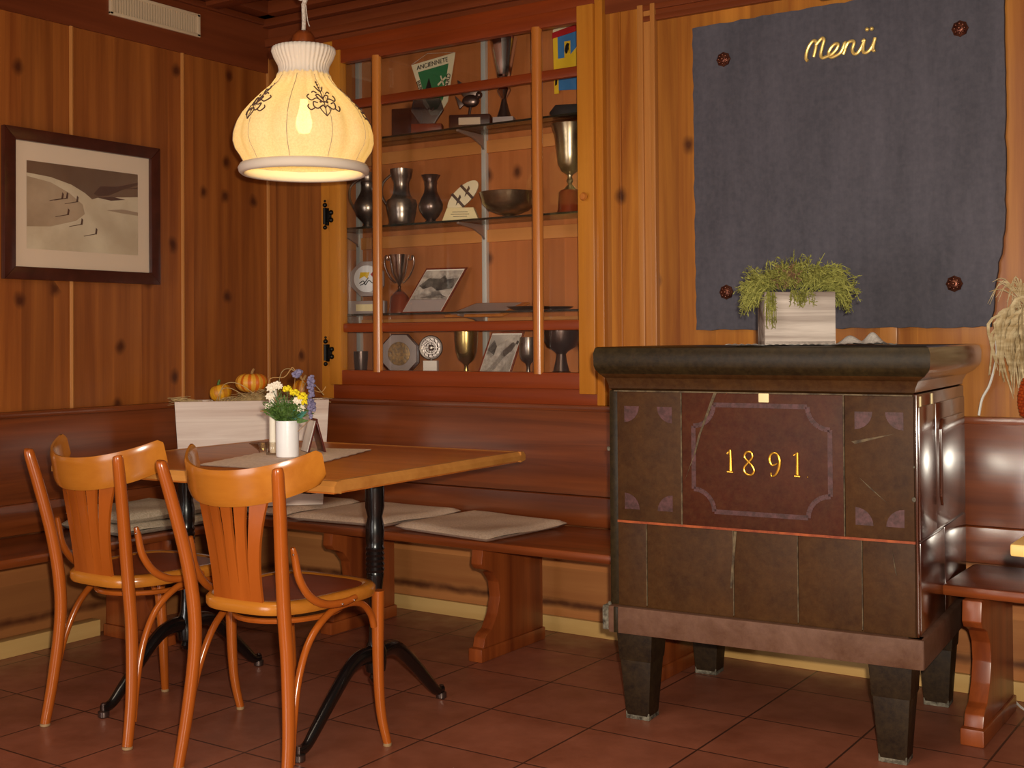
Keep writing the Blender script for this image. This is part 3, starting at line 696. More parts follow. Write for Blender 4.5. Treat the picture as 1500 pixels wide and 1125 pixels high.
# Menü in brass rope; strokes in units read off the board: u across 0..1, w up 0..1
MU = lambda u, w: (-.123 + .25*u, -.031, .395 + .125*w)
strokes = [[(.045, -.05), (.02, .02), (.03, .2), (.07, .38), (.13, .50), (.17, .46), (.165, .3), (.14, .1), (.13, .04)],
           [(.165, .36), (.21, .46), (.26, .54), (.285, .48), (.26, .3), (.235, .08), (.26, -.02), (.32, .0), (.39, .04), (.46, .16), (.49, .28), (.46, .33), (.4, .26), (.35, .1), (.38, -.03), (.44, -.02), (.52, .06), (.565, .22), (.58, .32)],
           [(.58, .32), (.6, .3), (.585, .12), (.56, .0)], [(.585, .14), (.63, .3), (.69, .34), (.715, .28), (.69, .1), (.71, -.02), (.76, -.02), (.81, .1), (.85, .26), (.86, .32), (.83, .28)],
           [(.86, .32), (.84, .12), (.85, -.02), (.9, -.03), (.96, .08), (1.0, .26), (1.01, .34)], [(1.01, .34), (.985, .14), (.98, .0), (1.01, .0)]]
g = MB()
for s in strokes: g.tube([MU(*p) for p in s], .0062, 8, 5)
for u in (.90, .965): g.ball(MU(u, .6), .0075, n=6)
g.build('lettering', M_MENU, t)
t = thing('board_clamp', 'small dark bracket with a metal clip above the menu board', 'bracket', (-1.44, YW, 2.385))
MB().box(-.065, .065, -.05, 0, .005, .09, .005).build('bracket_block', W_TROPHYD, t); MB().tube([(-.06, -.054, .012), (.0, -.06, .004), (.02, -.06, -.006), (.04, -.058, .004), (.06, -.054, .01)], .003, 6, 4).build('clip', M_ALU, t)
one('wooden_peg', MB().box(-.03, .03, -.02, 0, -.04, .04, .004), W_BATTEN, 'short wooden block on the wall below the menu board', 'bracket', (-1.275, YW, 1.205))

# ------------------------------------------------------------------ benches
def bench_leg(xc, y0, y1, wdt=.05, name='leg', par=None, h=.42):
    D = y1 - y0
    prof = [(y0+.02, h), (y1, h), (y1, .05), (y0+.02, .05), (y0+.03, .085), (y0+.05, .10), (y0+.075, .11), (y0+.11, .16), (y0+.13, .22), (y0+.12, .28), (y0+.085, .32), (y0+.05, .335), (y0+.03, .34), (y0+.012, .36)]
    m = MB().prism(prof, 'x', xc-wdt/2, xc+wdt/2, .003)
    m.box(xc-wdt*.62, xc+wdt*.62, y0+.0, y1+.01, 0, .05, .006)
    return m
t = thing('corner_bench', 'reddish wooden bench along the back wall between corner and stove', 'bench', (0, 0, 0))
MB().box(-4.2, -1.935, 3.672, 4.17, .42, .455, .012).build('seat_board', W_BENCHX, t)
b_ = MB().use(W_BACKR); b_.prism([(4.184, .576), (4.208, .91), (4.232, .91), (4.232, .576)], 'x', -4.2, 2.4, .001); b_.box(-4.2, 2.4, 4.200, 4.234, .905, .93, .006)
b_.prism([(4.172, .4565), (4.180, .57), (4.186, .574), (4.234, .574), (4.234, .4565)], 'x', -4.2, 2.4, .001)
bo = b_.build('backrest', None, t)
for xc, y0 in ((-2.66, 3.70), (-3.42, 3.72), (-1.99, 3.72)): bench_leg(xc, y0, 4.13).build('leg', W_BENCHL, t)
t = thing('side_bench', 'reddish wooden bench along the left wall below the framed photograph', 'bench', (0, 0, 0))
MB().box(-4.2, -3.78, -1.9, 3.668, .42, .455, .012).build('seat_board', W_BENCHY, t)
b_ = MB(); b_.box(-4.238, -4.214, -1.9, 4.2, .575, .915, .002); b_.box(-4.248, -4.202, -1.9, 4.2, .905, .93, .008); b_.box(-4.238, -4.205, -1.9, 3.66, .456, .575, .006)
b_.build('backrest', W_BENCHY, t)
for yc in (3.255, 1.5):
    m = bench_leg(0, 0, .36)
    m.xf(Matrix.Translation((-3.81, yc, 0)) @ Matrix.Rotation(PI/2, 4, 'Z')); m.build('leg', W_BENCHL, t)
t = thing('short_bench', 'reddish bench seat right of the tall stove under pink-lit backrest', 'bench', (0, 0, 0))
t['label'] = 'reddish wooden bench seat starting right of the dark stove'
MB().box(-.992, 2.3, 3.765, 4.17, .42, .455, .014).build('seat_board', W_BENCHX, t)
bench_leg(-.895, 3.72, 4.15, .055).build('leg', W_BENCHL, t)

# -------------------------------------------------------------- seat pads
def pad(name, q, z, h, mat, label, group=None):
    """soft quilted pad over a quad of xy corners"""
    A, B, C_, D = [Vector((*p, 0)) for p in q]
    ctr = (A+B+C_+D)/4
    def top(sgn):
        def fn(u, v):
            p = A*(1-u)*(1-v)+B*u*(1-v)+C_*u*v+D*(1-u)*v
            e = min(u, 1-u, v, 1-v)*2; k = min(1, e/.16)**.5
            pz = h*(.5+.5*k*sgn) + (.004*math.sin(u*9+z*40)*math.sin(v*7) if sgn > 0 else 0)
            return (p.x-ctr.x, p.y-ctr.y, max(0.0, pz))
        return fn
    m = MB().grid(top(1), 22, 22); m.grid(top(-1), 22, 22)
    o = m.build(name, mat, loc=(ctr.x, ctr.y, z), ang=80); return tag(o, label, 'cushion', group)
pad('seat_cushion', [(-3.04, 3.70), (-2.55, 3.625), (-2.50, 4.10), (-3.0, 4.165)], .4565, .034, M_CUSH, 'beige felt seat pad nearest the stove on the back bench')
pad('seat_cushion', [(-3.58, 3.66), (-3.1, 3.70), (-3.06, 4.165), (-3.56, 4.165)], .4565, .034, M_CUSH, 'beige felt seat pad in the middle of the back bench')
pad('seat_cushion', [(-4.16, 3.71), (-3.62, 3.70), (-3.62, 4.165), (-4.16, 4.165)], .4565, .034, M_CUSH, 'beige felt seat pad in the bench corner under the planter')
pad('seat_cushion', [(-4.18, 3.02), (-3.785, 3.0), (-3.775, 3.46), (-4.18, 3.47)], .4565, .042, M_CUSHG, 'greyish seat pad on the left bench, lower of the stacked two')
pad('seat_cushion', [(-4.17, 3.04), (-3.80, 3.02), (-3.79, 3.45), (-4.17, 3.46)], .499, .042, M_CUSHG, 'greyish seat pad on the left bench, upper of the stacked two')

# -------------------------------------------------------------------- stove
st = thing('tiled_stove', 'tall dark brown glazed stove on legs with 1891 in gold', 'stove', (-1.903, 3.380, 0), math.radians(3.94))
W, D = .935, .728; z1, z2 = .361, 1.035
body = MB().use(M_STOVE).box(.0, W, .0, D, z1-.02, z2, .01); body.use(M_STOVEG).box(-.001, .035, -.0015, .05, z1, z2, .008)
body.use(M_STOVES).box(W-.01, W+.004, .006, D-.004, z1, z2, .003)
body.build('stove_body', None, st)
# front: upper row of three tiles, lower row
m = MB().box(.03, .243, -.006, .004, .628, 1.03, .003); m.build('tile', M_STOVE, st)
m = MB().box(.247, .737, -.008, .004, .628, 1.03, .003); m.build('centre_tile', M_STOVEC, st)
m = MB().box(.741, .932, -.006, .004, .628, 1.03, .003); m.build('tile', M_STOVE, st)
for a, b_ in ((.03, .125), (.128, .405), (.408, .6), (.603, .785), (.788, .932)): MB().box(a, b_, -.005, .004, .364, .622, .003).build('tile', M_STOVE, st)
j = MB().use(M_GROUTR).box(.03, .934, -.009, .002, .622, .629); j.use(M_GROUT).box(.2435, .2475, -.0095, .002, .628, 1.03); j.box(.7375, .7405, -.009, .002, .63, 1.03)
j.box(.02, .93, -.008, .002, 1.030, 1.034)
for x in (.4065, .6015, .7865, .1265): j.box(x-.0012, x+.0012, -.0065, .002, .37, .622)
j.prism([(.41, .62), (.418, .62), (.402, .45), (.396, .45)], 'y', -.0075, -.003)
j.prism([(.36, 1.03), (.35, 1.03), (.30, .9), (.285, .84), (.255, .76), (.262, .78), (.292, .85), (.31, .91)], 'y', -.0095, -.006)
for pl in ([(.76, .90), (.83, .915), (.88, .925), (.83, .91), (.77, .893)], [(.78, .80), (.81, .77), (.86, .73), (.81, .775)], [(.87, .6), (.878, .54), (.883, .53), (.874, .58)]): j.prism(pl, 'y', -.0070, -.003)
j.build('joint', None, st)
o_ = MB()
def ring(pts, w_):
    n = len(pts)
    for i in range(n):
        a = Vector((pts[i][0], 0, pts[i][1])); b2 = Vector((pts[(i+1) % n][0], 0, pts[(i+1) % n][1]))
        d = (b2-a).normalized(); nrm = Vector((d.z, 0, -d.x))*w_/2
        o_.raw([a-nrm+Vector((0, -.0092, 0)), b2-nrm+Vector((0, -.0092, 0)), b2+nrm+Vector((0, -.0092, 0)), a+nrm+Vector((0, -.0092, 0))], [(0, 1, 2, 3)])
L_, R_, B_, T_ = .285, .70, .675, .995; k_ = .065
cpts = []
for (cx, cz, a0) in ((R_, T_, 180), (R_, B_, 90), (L_, B_, 0), (L_, T_, -90)):
    for i in range(7):
        a = math.radians(a0 + (90)*(i/6)); cpts.append((cx+k_*math.cos(a), cz+k_*math.sin(a)))
def cut(cx, cz, s0, s1): return [(cx+k_*math.cos(math.radians(s0+(s1-s0)*i/6)), cz+k_*math.sin(math.radians(s0+(s1-s0)*i/6))) for i in range(7)]
ring(cut(L_, T_, 270, 360) + cut(R_, T_, 180, 270) + cut(R_, B_, 90, 180) + cut(L_, B_, 0, 90), .014)
for (x0, x1) in ((.055, .215), (.77, .905)):
    for (cx, cz, s0, s1) in ((x0, .985, 270, 360), (x1, .985, 180, 270), (x0, .665, 0, 90), (x1, .665, 90, 180)):
        arc = [(cx+.05*math.cos(math.radians(s0+(s1-s0)*i/6)), cz+.05*math.sin(math.radians(s0+(s1-s0)*i/6))) for i in range(7)]
        MB().raw([(cx, -.0072, cz)] + [(p[0], -.0072, p[1]) for p in arc], [tuple(range(8))]).build('painted_corner', M_ORN, st, flatsh=True)
o_.build('painted_border', M_ORN, st, flatsh=True)
# 1891 as small gilded strokes
d_ = MB(); zz = lambda x, z: (x, -.0105, z)
d_.tube([zz(.392, .85), zz(.402, .862), zz(.402, .80)], [.002, .003, .0045], 8, 1); d_.tube([zz(.392, .797), zz(.41, .796)], .003, 6, 1); d_.tube([zz(.402, .86), zz(.4035, .80)], .0042, 8, 1)
d_.build('gilt_digit', M_GOLD, st); d_ = MB()
d_.tube([zz(.46, .827), zz(.446, .843), zz(.452, .857), zz(.466, .857), zz(.470, .843), zz(.458, .828), zz(.444, .81), zz(.45, .794), zz(.466, .791), zz(.475, .803), zz(.468, .819)], .0032, 8, 5, closed=True)
d_.build('gilt_digit', M_GOLD, st); d_ = MB()
d_.tube([zz(.545, .828), zz(.53, .822), zz(.522, .838), zz(.528, .855), zz(.543, .857), zz(.552, .84), zz(.55, .815), zz(.54, .795), zz(.528, .79), zz(.526, .80)], [.002, .003, .0045, .003, .003, .0045, .0045, .003, .002, .003], 8, 5)
d_.build('gilt_digit', M_GOLD, st); d_ = MB()
d_.tube([zz(.594, .853), zz(.605, .862), zz(.604, .80)], [.002, .003, .0045], 8, 1); d_.tube([zz(.596, .794), zz(.613, .793)], .003, 6, 1); d_.tube([zz(.605, .86), zz(.605, .797)], .0042, 8, 1)
d_.build('gilt_digit', M_GOLD, st)
MB().ball(zz(.635, .793), .002, n=5).build('gilt_dot', M_GOLD, st)
MB().box(.49, .522, -.012, -.006, 1.005, 1.032, .003).build('wedge', M_CREAM, st)
# right side tiles with moulded panels, and its own slips
m = MB(); X0 = W+.004
for (a, b_, c0, c1) in ((.02, .245, .628, 1.0), (.25, .715, .628, 1.0), (.02, .36, .366, .62), (.365, .715, .366, .62)): m = MB().box(X0-.004, X0+.004, a, b_, c0, c1, .003); m.build('side_tile', M_STOVES, st)
m = MB().prism([(.32, .69), (.66, .69), (.68, .72), (.68, .92), (.66, .95), (.32, .95), (.30, .92), (.30, .72)], 'x', X0+.002, X0+.010, .003); m.build('side_panel', M_STOVES, st)
m = MB().use(M_CREAM).box(X0-.004, X0+.004, .04, .055, 1.0, 1.028).box(X0-.002, X0+.004, .2, .213, 1.0, 1.03); m.build('side_wedge', None, st)
for (x, z, r) in ((.931, .745, .006), (.932, .835, .003), (.0, .85, .006), (.0, .365, .006)): 
    MB().ball((x, -.007, z), r, (1, .4, 1.2), 6).build('chip', M_SCUFF, st)
# base rail, moulded lid
rl = MB().use(M_RAIL); rl.box(.0, .955, -.022, .03, .278, .362, .007); rl.box(.905, .957, -.02, D+.0, .278, .362, .007); rl.box(.02, .93, D-.04, D, .278, .355, .006)
rl.use(M_SCUFF).box(-.022, .012, -.018, .04, .284, .36, .006); rl.use(M_RAIL).box(-.02, .03, .0, D, .285, .355, .006)
rl.box(.02, .93, .02, D-.02, .30, .34)
rl.use(M_STOVEG).box(.02, .035, -.024, -.015, .28, .36, .002)
rl.build('base_rail', None, st)
def lidprof(bm_, x0, x1, y0, y1):
    prof = [(-.012, 1.033), (.0, 1.040), (.002, 1.052), (.012, 1.072), (.034, 1.086), (.040, 1.094), (.047, 1.100), (.052, 1.112), (.053, 1.150), (.047, 1.166), (.038, 1.170)]
    ringv = []
    for (o, z) in prof: ringv.append([(x0-o*.55, y0-o, z), (x1+o, y0-o, z), (x1+o, y1+o*.95, z), (x0-o*.55, y1+o*.95, z)])
    vs = [p for r in ringv for p in r]; fs = []
    for i in range(len(prof)-1):
        for k in range(4): fs.append((i*4+k, i*4+(k+1) % 4, (i+1)*4+(k+1) % 4, (i+1)*4+k))
    n = (len(prof)-1)*4; fs.append((n, n+1, n+2, n+3)); fs.append((0, 3, 2, 1))
    return bm_.raw(vs, fs)
lid = lidprof(MB(), 0, W, 0, D+.0)
lid.mats = [M_STOVEG, M_STOVE, M_STOVES]; lid.mi = []
for fi in range(len(lid.f)):
    row, kk = divmod(fi, 4)
    lid.mi.append(2 if (kk == 1 and row < 10) else (1 if row < 4 else 0))
lid.build('lid', None, st, ang=30)
def leg(x, y, wx=.125, wy=.125):
    m = MB()
    m.hexa([(x-wx/2+.008, y-wy/2+.008), (x+wx/2-.008, y-wy/2+.008), (x+wx/2-.008, y+wy/2-.008), (x-wx/2+.008, y+wy/2-.008)],
           [(x-wx/2, y-wy/2), (x+wx/2, y-wy/2), (x+wx/2, y+wy/2), (x-wx/2, y+wy/2)], .185, .30, .006)
    m.hexa([(x-wx/2+.024, y-wy/2+.024), (x+wx/2-.024, y-wy/2+.024), (x+wx/2-.024, y+wy/2-.024), (x-wx/2+.024, y+wy/2-.024)],
           [(x-wx/2+.01, y-wy/2+.01), (x+wx/2-.01, y-wy/2+.01), (x+wx/2-.01, y+wy/2-.01), (x-wx/2+.01, y+wy/2-.01)], .0, .19, .006)
    return m
for (x, y) in ((.072, .075), (.86, .055), (.072, .665), (.86, .665)):
    l = leg(x, y).build('leg', M_SLEG, st)
    s = .0395
    MB().box(x-s, x+s, y-s, y+s, .0, .035, .003).build('worn_foot', M_SCUFF, l)

# doily + moss box on the stove
def doily():
    m = MB()
    def fn(u, v):
        x = (u-.5)*.46; y = (v-.5)*.27
        e = min(u, 1-u)*.46; lace = .006*math.sin(v*60)*(1 if e < .01 else 0)
        z = .003 + .0015*math.sin(u*30)*math.sin(v*22)
        k = math.exp(-((u-.76)/.055)**2)*math.exp(-((v-.35)/.22)**2); k2 = math.exp(-((u-.90)/.05)**2)*math.exp(-((v-.3)/.2)**2)
        z += .028*k + .036*k2
        if v < .03 or v > .97: z += .003*abs(math.sin(u*70))
        return (x+lace, y, z)
    return m.grid(fn, 90, 44)
dl = doily(); o = dl.build('doily', plain('lace_doily', 'ece4dc', .95, nz=1, nsc=150, c2='c8c0b8', bmp=.4), loc=(-1.335, 3.60, 1.1705), rz=math.radians(32), ang=80)
tag(o, 'crumpled white lace doily on top of the dark stove', 'doily')
t = thing('moss_planter', 'grey whitewashed wooden box with trailing green moss on the stove', 'planter', (-1.365, 3.585, 1.174), math.radians(31))
bw, bd, bh = .105, .07, .158
m = MB(); m.box(-bw, bw, -bd, -bd+.01, 0, bh, .002); m.box(-bw, bw, bd-.01, bd, 0, bh, .002); m.box(-bw, -bw+.01, -bd+.01, bd-.01, 0, bh, .002); m.box(bw-.01, bw, -bd+.01, bd-.01, 0, bh, .002); m.box(-bw, bw, -bd, bd, 0, .01)
m.build('wooden_box', W_GREYW, t)
random.seed(11)
def sprig(m, p, d, L, r=.0014, leaves=9, ll=.012, droop=.6):
    P = [Vector(p)]; d = Vector(d).normalized(); n = 5
    for i in range(n):
        d = (d + Vector((random.uniform(-.18, .18), random.uniform(-.18, .18), -droop*.28+random.uniform(-.1, .1)))).normalized()
        P.append(P[-1] + d*L/n)
    m.tube(P, [r]*n+[r*.4], 3, 1)
    for k in range(leaves):
        a = random.uniform(.1, .98)*n; i = min(n-1, int(a)); q = P[i].lerp(P[i+1], a-i)
        dd = (P[i+1]-P[i]).normalized()
        s = (dd*.6 + Vector((random.uniform(-1, 1), random.uniform(-1, 1), random.uniform(-.7, 1)))*.8).normalized()
        w_ = s.cross(Vector((random.uniform(-1, 1), random.uniform(-1, 1), random.uniform(-1, 1)))).normalized()
        l2 = ll*random.uniform(.6, 1.2)
        m.raw([q, q+s*l2*.5+w_*l2*.13, q+s*l2, q+s*l2*.5-w_*l2*.13], [(0, 1, 2, 3)])
    return P
m = MB().use(M_MOSS)
for i in range(330):
    x = random.uniform(-.11, .11); y = random.uniform(-.07, .07)
    side = random.random(); a = random.uniform(0, 2*PI)
    up = 1.5 - abs(x)*6
    sprig(m, (x, y, bh+random.uniform(0, .045)*(1-abs(x)*5)), (x*10+math.cos(a)*.7, y*6+math.sin(a)*.7, max(.15, up)), random.uniform(.045, .095), leaves=15, ll=.015)
for i in range(120):                                # trailing left and right ends
    s = -1 if random.random() < .5 else 1
    sprig(m, (s*random.uniform(.08, .105), random.uniform(-.07, .06), bh+random.uniform(-.005, .05)), (s*.8, random.uniform(-.5, .4), .5), random.uniform(.06, .115), leaves=18, ll=.015, droop=1.9)
for i in range(26): sprig(m, (random.uniform(-.03, .035), -.072, bh+.005), (random.uniform(-.2, .2), -.5, -.2), random.uniform(.03, .065), leaves=14, ll=.012, droop=1.3)
for i in range(18): sprig(m, (random.uniform(-.1, -.075), -.075, bh-.0), (random.uniform(-.2, .1), -.3, -.3), random.uniform(.06, .12), leaves=14, ll=.012, droop=1.6)
for i in range(12): sprig(m, (random.uniform(.03, .06), -.03, bh+.05), (.6, -.2, .7), random.uniform(.09, .13), leaves=16, ll=.018, droop=1.0)
m.use(M_MOSSB)
for i in range(46): sprig(m, (random.uniform(-.06, .0), random.uniform(-.06, .0), bh+random.uniform(.01, .05)), (random.uniform(-.6, .3), -.4, .8), random.uniform(.03, .06), leaves=8, ll=.014)
m.build('moss', None, t, flatsh=True)

# -------------------------------------------------------- corn and cables
t = thing('corn_bunch', 'dried corn cobs with pale husks hanging at the right edge', 'corn', (-.855, 4.185, 1.2))
random.seed(5)
m = MB()
for i in range(150):
    x0 = random.uniform(-.01, .08); 
    P = [(x0, random.uniform(-.03, .02), random.uniform(.02, .12))]
    dx = random.uniform(-.11, .12); 
    P.append((x0+dx*.7, random.uniform(-.06, .0), P[0][2]-random.uniform(.02, .1))); P.append((x0+dx*random.uniform(.2, 1), random.uniform(-.05, 0), P[0][2]-random.uniform(.12, .24)))
    m.tube(P, [.002, .005, .001], 4, 4, flat=.3)
for i in range(40): a = random.uniform(-1, 1); m.tube([(.03, -.02, .1), (.03+a*.07, -.03, .16+random.uniform(-.02, .03)), (.03+a*.12, -.03, .12+random.uniform(-.05, .06))], [.002, .002, .0006], 4, 4)
m.build('husk', M_HUSK, t)
def cob(x, z, L, r, tl):
    m = MB()
    prof = [(max(1e-4, r*math.sin(PI*min(1, (.08+.92*i/13))*.97)**.45), -L/2+L*i/13) for i in range(14)]
    m.lathe(prof, 20)
    for i in range(1, 13):
        for k in range(14):
            a = 2*PI*(k+.5*(i % 2))/14; rr = prof[i][0]*.97
            m.ball((rr*math.cos(a), rr*math.sin(a), prof[i][1]), r*.2, n=4)
    m.xf(Matrix.Translation((x, -.04, z)) @ Matrix.Rotation(tl, 4, 'Y')); return m
cob(.045, -.20, .13, .03, .05).build('cob', M_CORN, t); cob(.12, -.03, .13, .026, -.3).build('cob', M_CORN, t)
o = MB().tube([(-.905, 4.19, 1.27), (-.915, 4.18, 1.2), (-.916, 4.19, 1.13), (-.94, 4.20, 1.04), (-.965, 4.20, .99), (-.975, 4.195, .935)], .0042, 6, 5).build('hanging_cable', M_CABLE)
tag(o, 'white cable running down the wall at the right rear corner of the stove', 'cable')
o = MB().tube([(-.905, 4.245, .035), (-.88, 4.22, .012), (-.84, 4.16, .006), (-.80, 4.13, .006), (-.74, 4.15, .006), (-.6, 4.2, .006)], .004, 6, 5).build('power_cable', M_CABLE)
tag(o, 'white cable lying on the floor beside the right bench leg', 'cable')

# --------------------------------------------------------------------- table
tb = thing('dining_table', 'square wooden table with black iron pedestals behind two chairs', 'table', (-2.895, 2.985, 0), math.radians(2.6))
hx, hy_ = .606, .51
t1 = MB().use(W_TABLE)
t1.box(-hx+.012, hx-.012, -hy_+.012, hy_-.012, .775, .81, .002)
t1.use(W_TEDGE)
def trap(n0, n1, axis, s):
    pass
for s in (-1, 1):
    # long edge strips with a bevelled upper lip
    pr = [(s*(hy_-.03), .7755), (s*hy_, .782), (s*hy_, .798), (s*(hy_-.012), .8108), (s*(hy_-.03), .8108)]
    t1.prism(pr, 'x', -hx, hx)
    pr = [(s*(hx-.03), .7758), (s*hx, .782), (s*hx, .798), (s*(hx-.012), .8109), (s*(hx-.03), .8109)]
    t1.prism(pr, 'y', -hy_+.0295, hy_-.0295)
t1.v = [((v_[0]+.045*max(0, -v_[0])/hx), v_[1], v_[2]) for v_ in t1.v]
t1.build('table_top', None, tb, ang=20)
def pedestal(x):
    m = MB().lathe([(.0, .135), (.012, .14), (.02, .155), (.016, .165), (.03, .175), (.034, .2), (.034, .24), (.022, .27), (.019, .32), (.021, .42), (.026, .46), (.028, .475), (.0265, .48), (.030, .488), (.0265, .496), (.030, .504), (.0265, .512), (.030, .52), (.0265, .528), (.030, .536), (.0265, .544), (.030, .552), (.026, .56), (.029, .58), (.029, .62), (.023, .65), (.030, .68), (.030, .75), (.045, .757), (.045, .774), (0, .774)], 24)
    m.xf(Matrix.Translation((x, -.085, 0))); c_ = m.build('column', M_IRON, tb)
    for s in (-1, 1):
        P = [(x, -.085+s*.0, .225), (x, -.085+s*.06, .232), (x, -.085+s*.12, .215), (x, -.085+s*.2, .15), (x, -.085+s*.28, .075), (x, -.085+s*.325, .035), (x, -.085+s*.36, .03)]
        f_ = MB().tube(P, [.03, .026, .023, .022, .02, .017, .015], 12, 5, flat=.8).build('foot', M_IRON, tb)
        MB().lathe([(.014, 0), (.018, .004), (.018, .02), (.008, .024), (.008, .045), (0, .047)], 14, c=(x, -.085+s*.355, 0)).build('levelling_glide', M_PEWD, f_)
    MB().box(x-.03, x+.03, -.42, .42, .758, .7745, .003).build('cross_bar', M_IRON, tb)
pedestal(.415); pedestal(-.40)

# ------------------------------------------------------------------- chairs
def make_chair(label, loc, rz):
    t = thing('bentwood_chair', label, 'chair', loc, rz, 'bentwood chairs at the table')
    SZ = .49
    # seat ring: rounded trapezoid, rear narrower
    def outline(off=0, n=48):
        out = []
        for i in range(n):
            a = 2*PI*i/n; ca, sa = math.cos(a), math.sin(a)
            e = 2/3.4
            x = abs(ca)**e*(1 if ca > 0 else -1); y = abs(sa)**e*(1 if sa > 0 else -1)
            wx = .195 + .022*y
            out.append(((wx-off)*x, (.215-off)*y))
        return out
    o1 = outline(); oi = outline(.03); n = len(o1)
    m = MB(); vs = []; 
    zs = [(o1, SZ-.034), (outline(-.004), SZ-.026), (outline(-.004), SZ-.008), (outline(.004), SZ), (outline(.022), SZ+.001), (oi, SZ-.003), (oi, SZ-.034)]
    for (pl, z) in zs: vs += [(p[0], p[1], z) for p in pl]
    fs = []
    for r in range(len(zs)):
        r2 = (r+1) % len(zs)
        for i in range(n): fs.append((r*n+i, r*n+(i+1) % n, r2*n+(i+1) % n, r2*n+i))
    m.raw(vs, fs); m.build('seat_frame', W_CHAIRX, t, ang=50)
    op = outline(.028)
    m = MB(); vs = [(p[0]*k, p[1]*k, SZ-.003-.006*(1-k)) for k in (1, .8, .55, .3) for p in op] + [(0, 0, SZ-.009)]
    fs = []
    for r in range(3):
        for i in range(n): fs.append((r*n+i, r*n+(i+1) % n, (r+1)*n+(i+1) % n, (r+1)*n+i))
    for i in range(n): fs.append((3*n+i, 3*n+(i+1) % n, 4*n))
    m.raw(vs, fs); m.build('seat_panel', W_SEATP, t, ang=60)
    for s in (-1, 1):
        P = [(s*.198, -.235, .008), (s*.188, -.212, .15), (s*.172, -.198, .33), (s*.168, -.205, .46), (s*.178, -.225, .6), (s*.199, -.255, .75), (s*.214, -.278, .850), (s*.215, -.281, .866)]
        l = MB().tube(P, [.0155, .0175, .0185, .019, .0185, .018, .0165, .009], 14, 5).build('back_leg', W_CHAIR, t)
        MB().lathe([(.014, 0), (.016, .002), (.016, .009), (0, .01)], 12, c=(s*.198, -.235, 0)).build('glide', M_RUBBER, l)
        P = [(s*.184, .222, .008), (s*.172, .208, .1), (s*.169, .2, .22), (s*.174, .192, .36), (s*.177, .19, .462)]
        l = MB().tube(P, [.0125, .0145, .0165, .0185, .019], 14, 5).build('front_leg', W_CHAIR, t)
        MB().lathe([(.012, 0), (.013, .002), (.013, .009), (0, .01)], 12, c=(s*.184, .222, 0)).build('glide', M_RUBBER, l)
        # hoop under the seat side, from the rear leg up to the front leg
        P = [(s*.196, -.212, .075), (s*.190, -.195, .18), (s*.182, -.165, .29), (s*.178, -.115, .38), (s*.178, -.04, .435), (s*.178, .04, .45), (s*.178, .11, .438), (s*.176, .155, .40), (s*.175, .172, .36)]
        MB().tube(P, .0105, 10, 5).build('leg_hoop', W_CHAIR, t)
        # brace from the back post down onto the seat rail
        P = [(s*.19, -.196, .645), (s*.192, -.19, .62), (s*.194, -.175, .56), (s*.197, -.135, .505), (s*.205, -.08, .475), (s*.212, -.01, .468), (s*.214, .04, .474)]
        br = MB().tube(P, [.007, .0105, .0115, .0115, .0115, .011, .008], 10, 5).build('side_brace', W_CHAIR, t)
        g = MB(); g.ball((s*.224, -.03, .468), .0035, n=5); g.ball((s*.225, .02, .47), .0035, n=5); g.ball((s*.198, -.202, .628), .003, n=5); g.build('screw', M_SILVER, br)
    P = [(-.178, -.15, .43), (-.12, .1, .425), (0, .17, .42), (.12, .1, .425), (.178, -.15, .43)]
    # ring stretcher below the seat
    P = [(.145*math.cos(a), .16*math.sin(a), .425) for a in [2*PI*i/16 for i in range(16)]]
    MB().tube(P, .008, 8, 3, closed=True).build('under_ring', W_CHAIR, t)
    # top rail: bent band, deep in plan, fixed in front of the posts
    NU = 36
    def rail(u, w, off):
        a = (u-.5)*2; x = .238*math.sin(a*1.2)/math.sin(1.2)
        y = -.290 + .155*(1-math.cos(a*1.2))/(1-math.cos(1.2))
        th = a*1.2; nx, ny = -math.sin(th)*.8, math.cos(th)
        L2 = math.hypot(nx, ny); nx /= L2; ny /= L2
        y -= .018*(w)
        h = .1*(1-.08*abs(a)**3); zc = .801 + .062*a*a
        cut_ = max(0, abs(a)-.93)/.07
        h2 = h*(1-.3*cut_**2)
        return (x+nx*off, y+ny*off+.018, zc+(w-.5)*h2)
    m = MB(); T = .0075
    m.grid(lambda u, w: rail(u, w, -T+(.004*(abs(2*w-1) > .9))), NU, 8); m.grid(lambda u, w: rail(u, w, T-(.004*(abs(2*w-1) > .9))), NU, 8)
    m.grid(lambda u, w: rail(u, 0, -T+.004+w*(2*T-.008)), NU, 1); m.grid(lambda u, w: rail(u, 1, -T+.004+w*(2*T-.008)), NU, 1)
    for uu in (0, 1): m.grid(lambda u, w: rail(uu, w, -T+.004*(abs(2*w-1) > .9)+u*(2*T-.008*(abs(2*w-1) > .9))), 1, 8)
    m.build('top_rail', W_CHAIRX, t, ang=60)
    # splat: fanned slats with slots, solid foot
    m = MB()
    def sx(f, z):
        k = (z-.455)/(.80-.455)
        half = .092 + .045*k**1.6 - .012*math.sin(k*PI)
        return f*half
    def sy(x, z):
        k = (z-.455)/(.345); base = -.205 - .058*k
        return base + (.6+1.5*k)*x*x + .004
    ns = 5
    zsn = [.455 + .345*i/14 for i in range(15)]
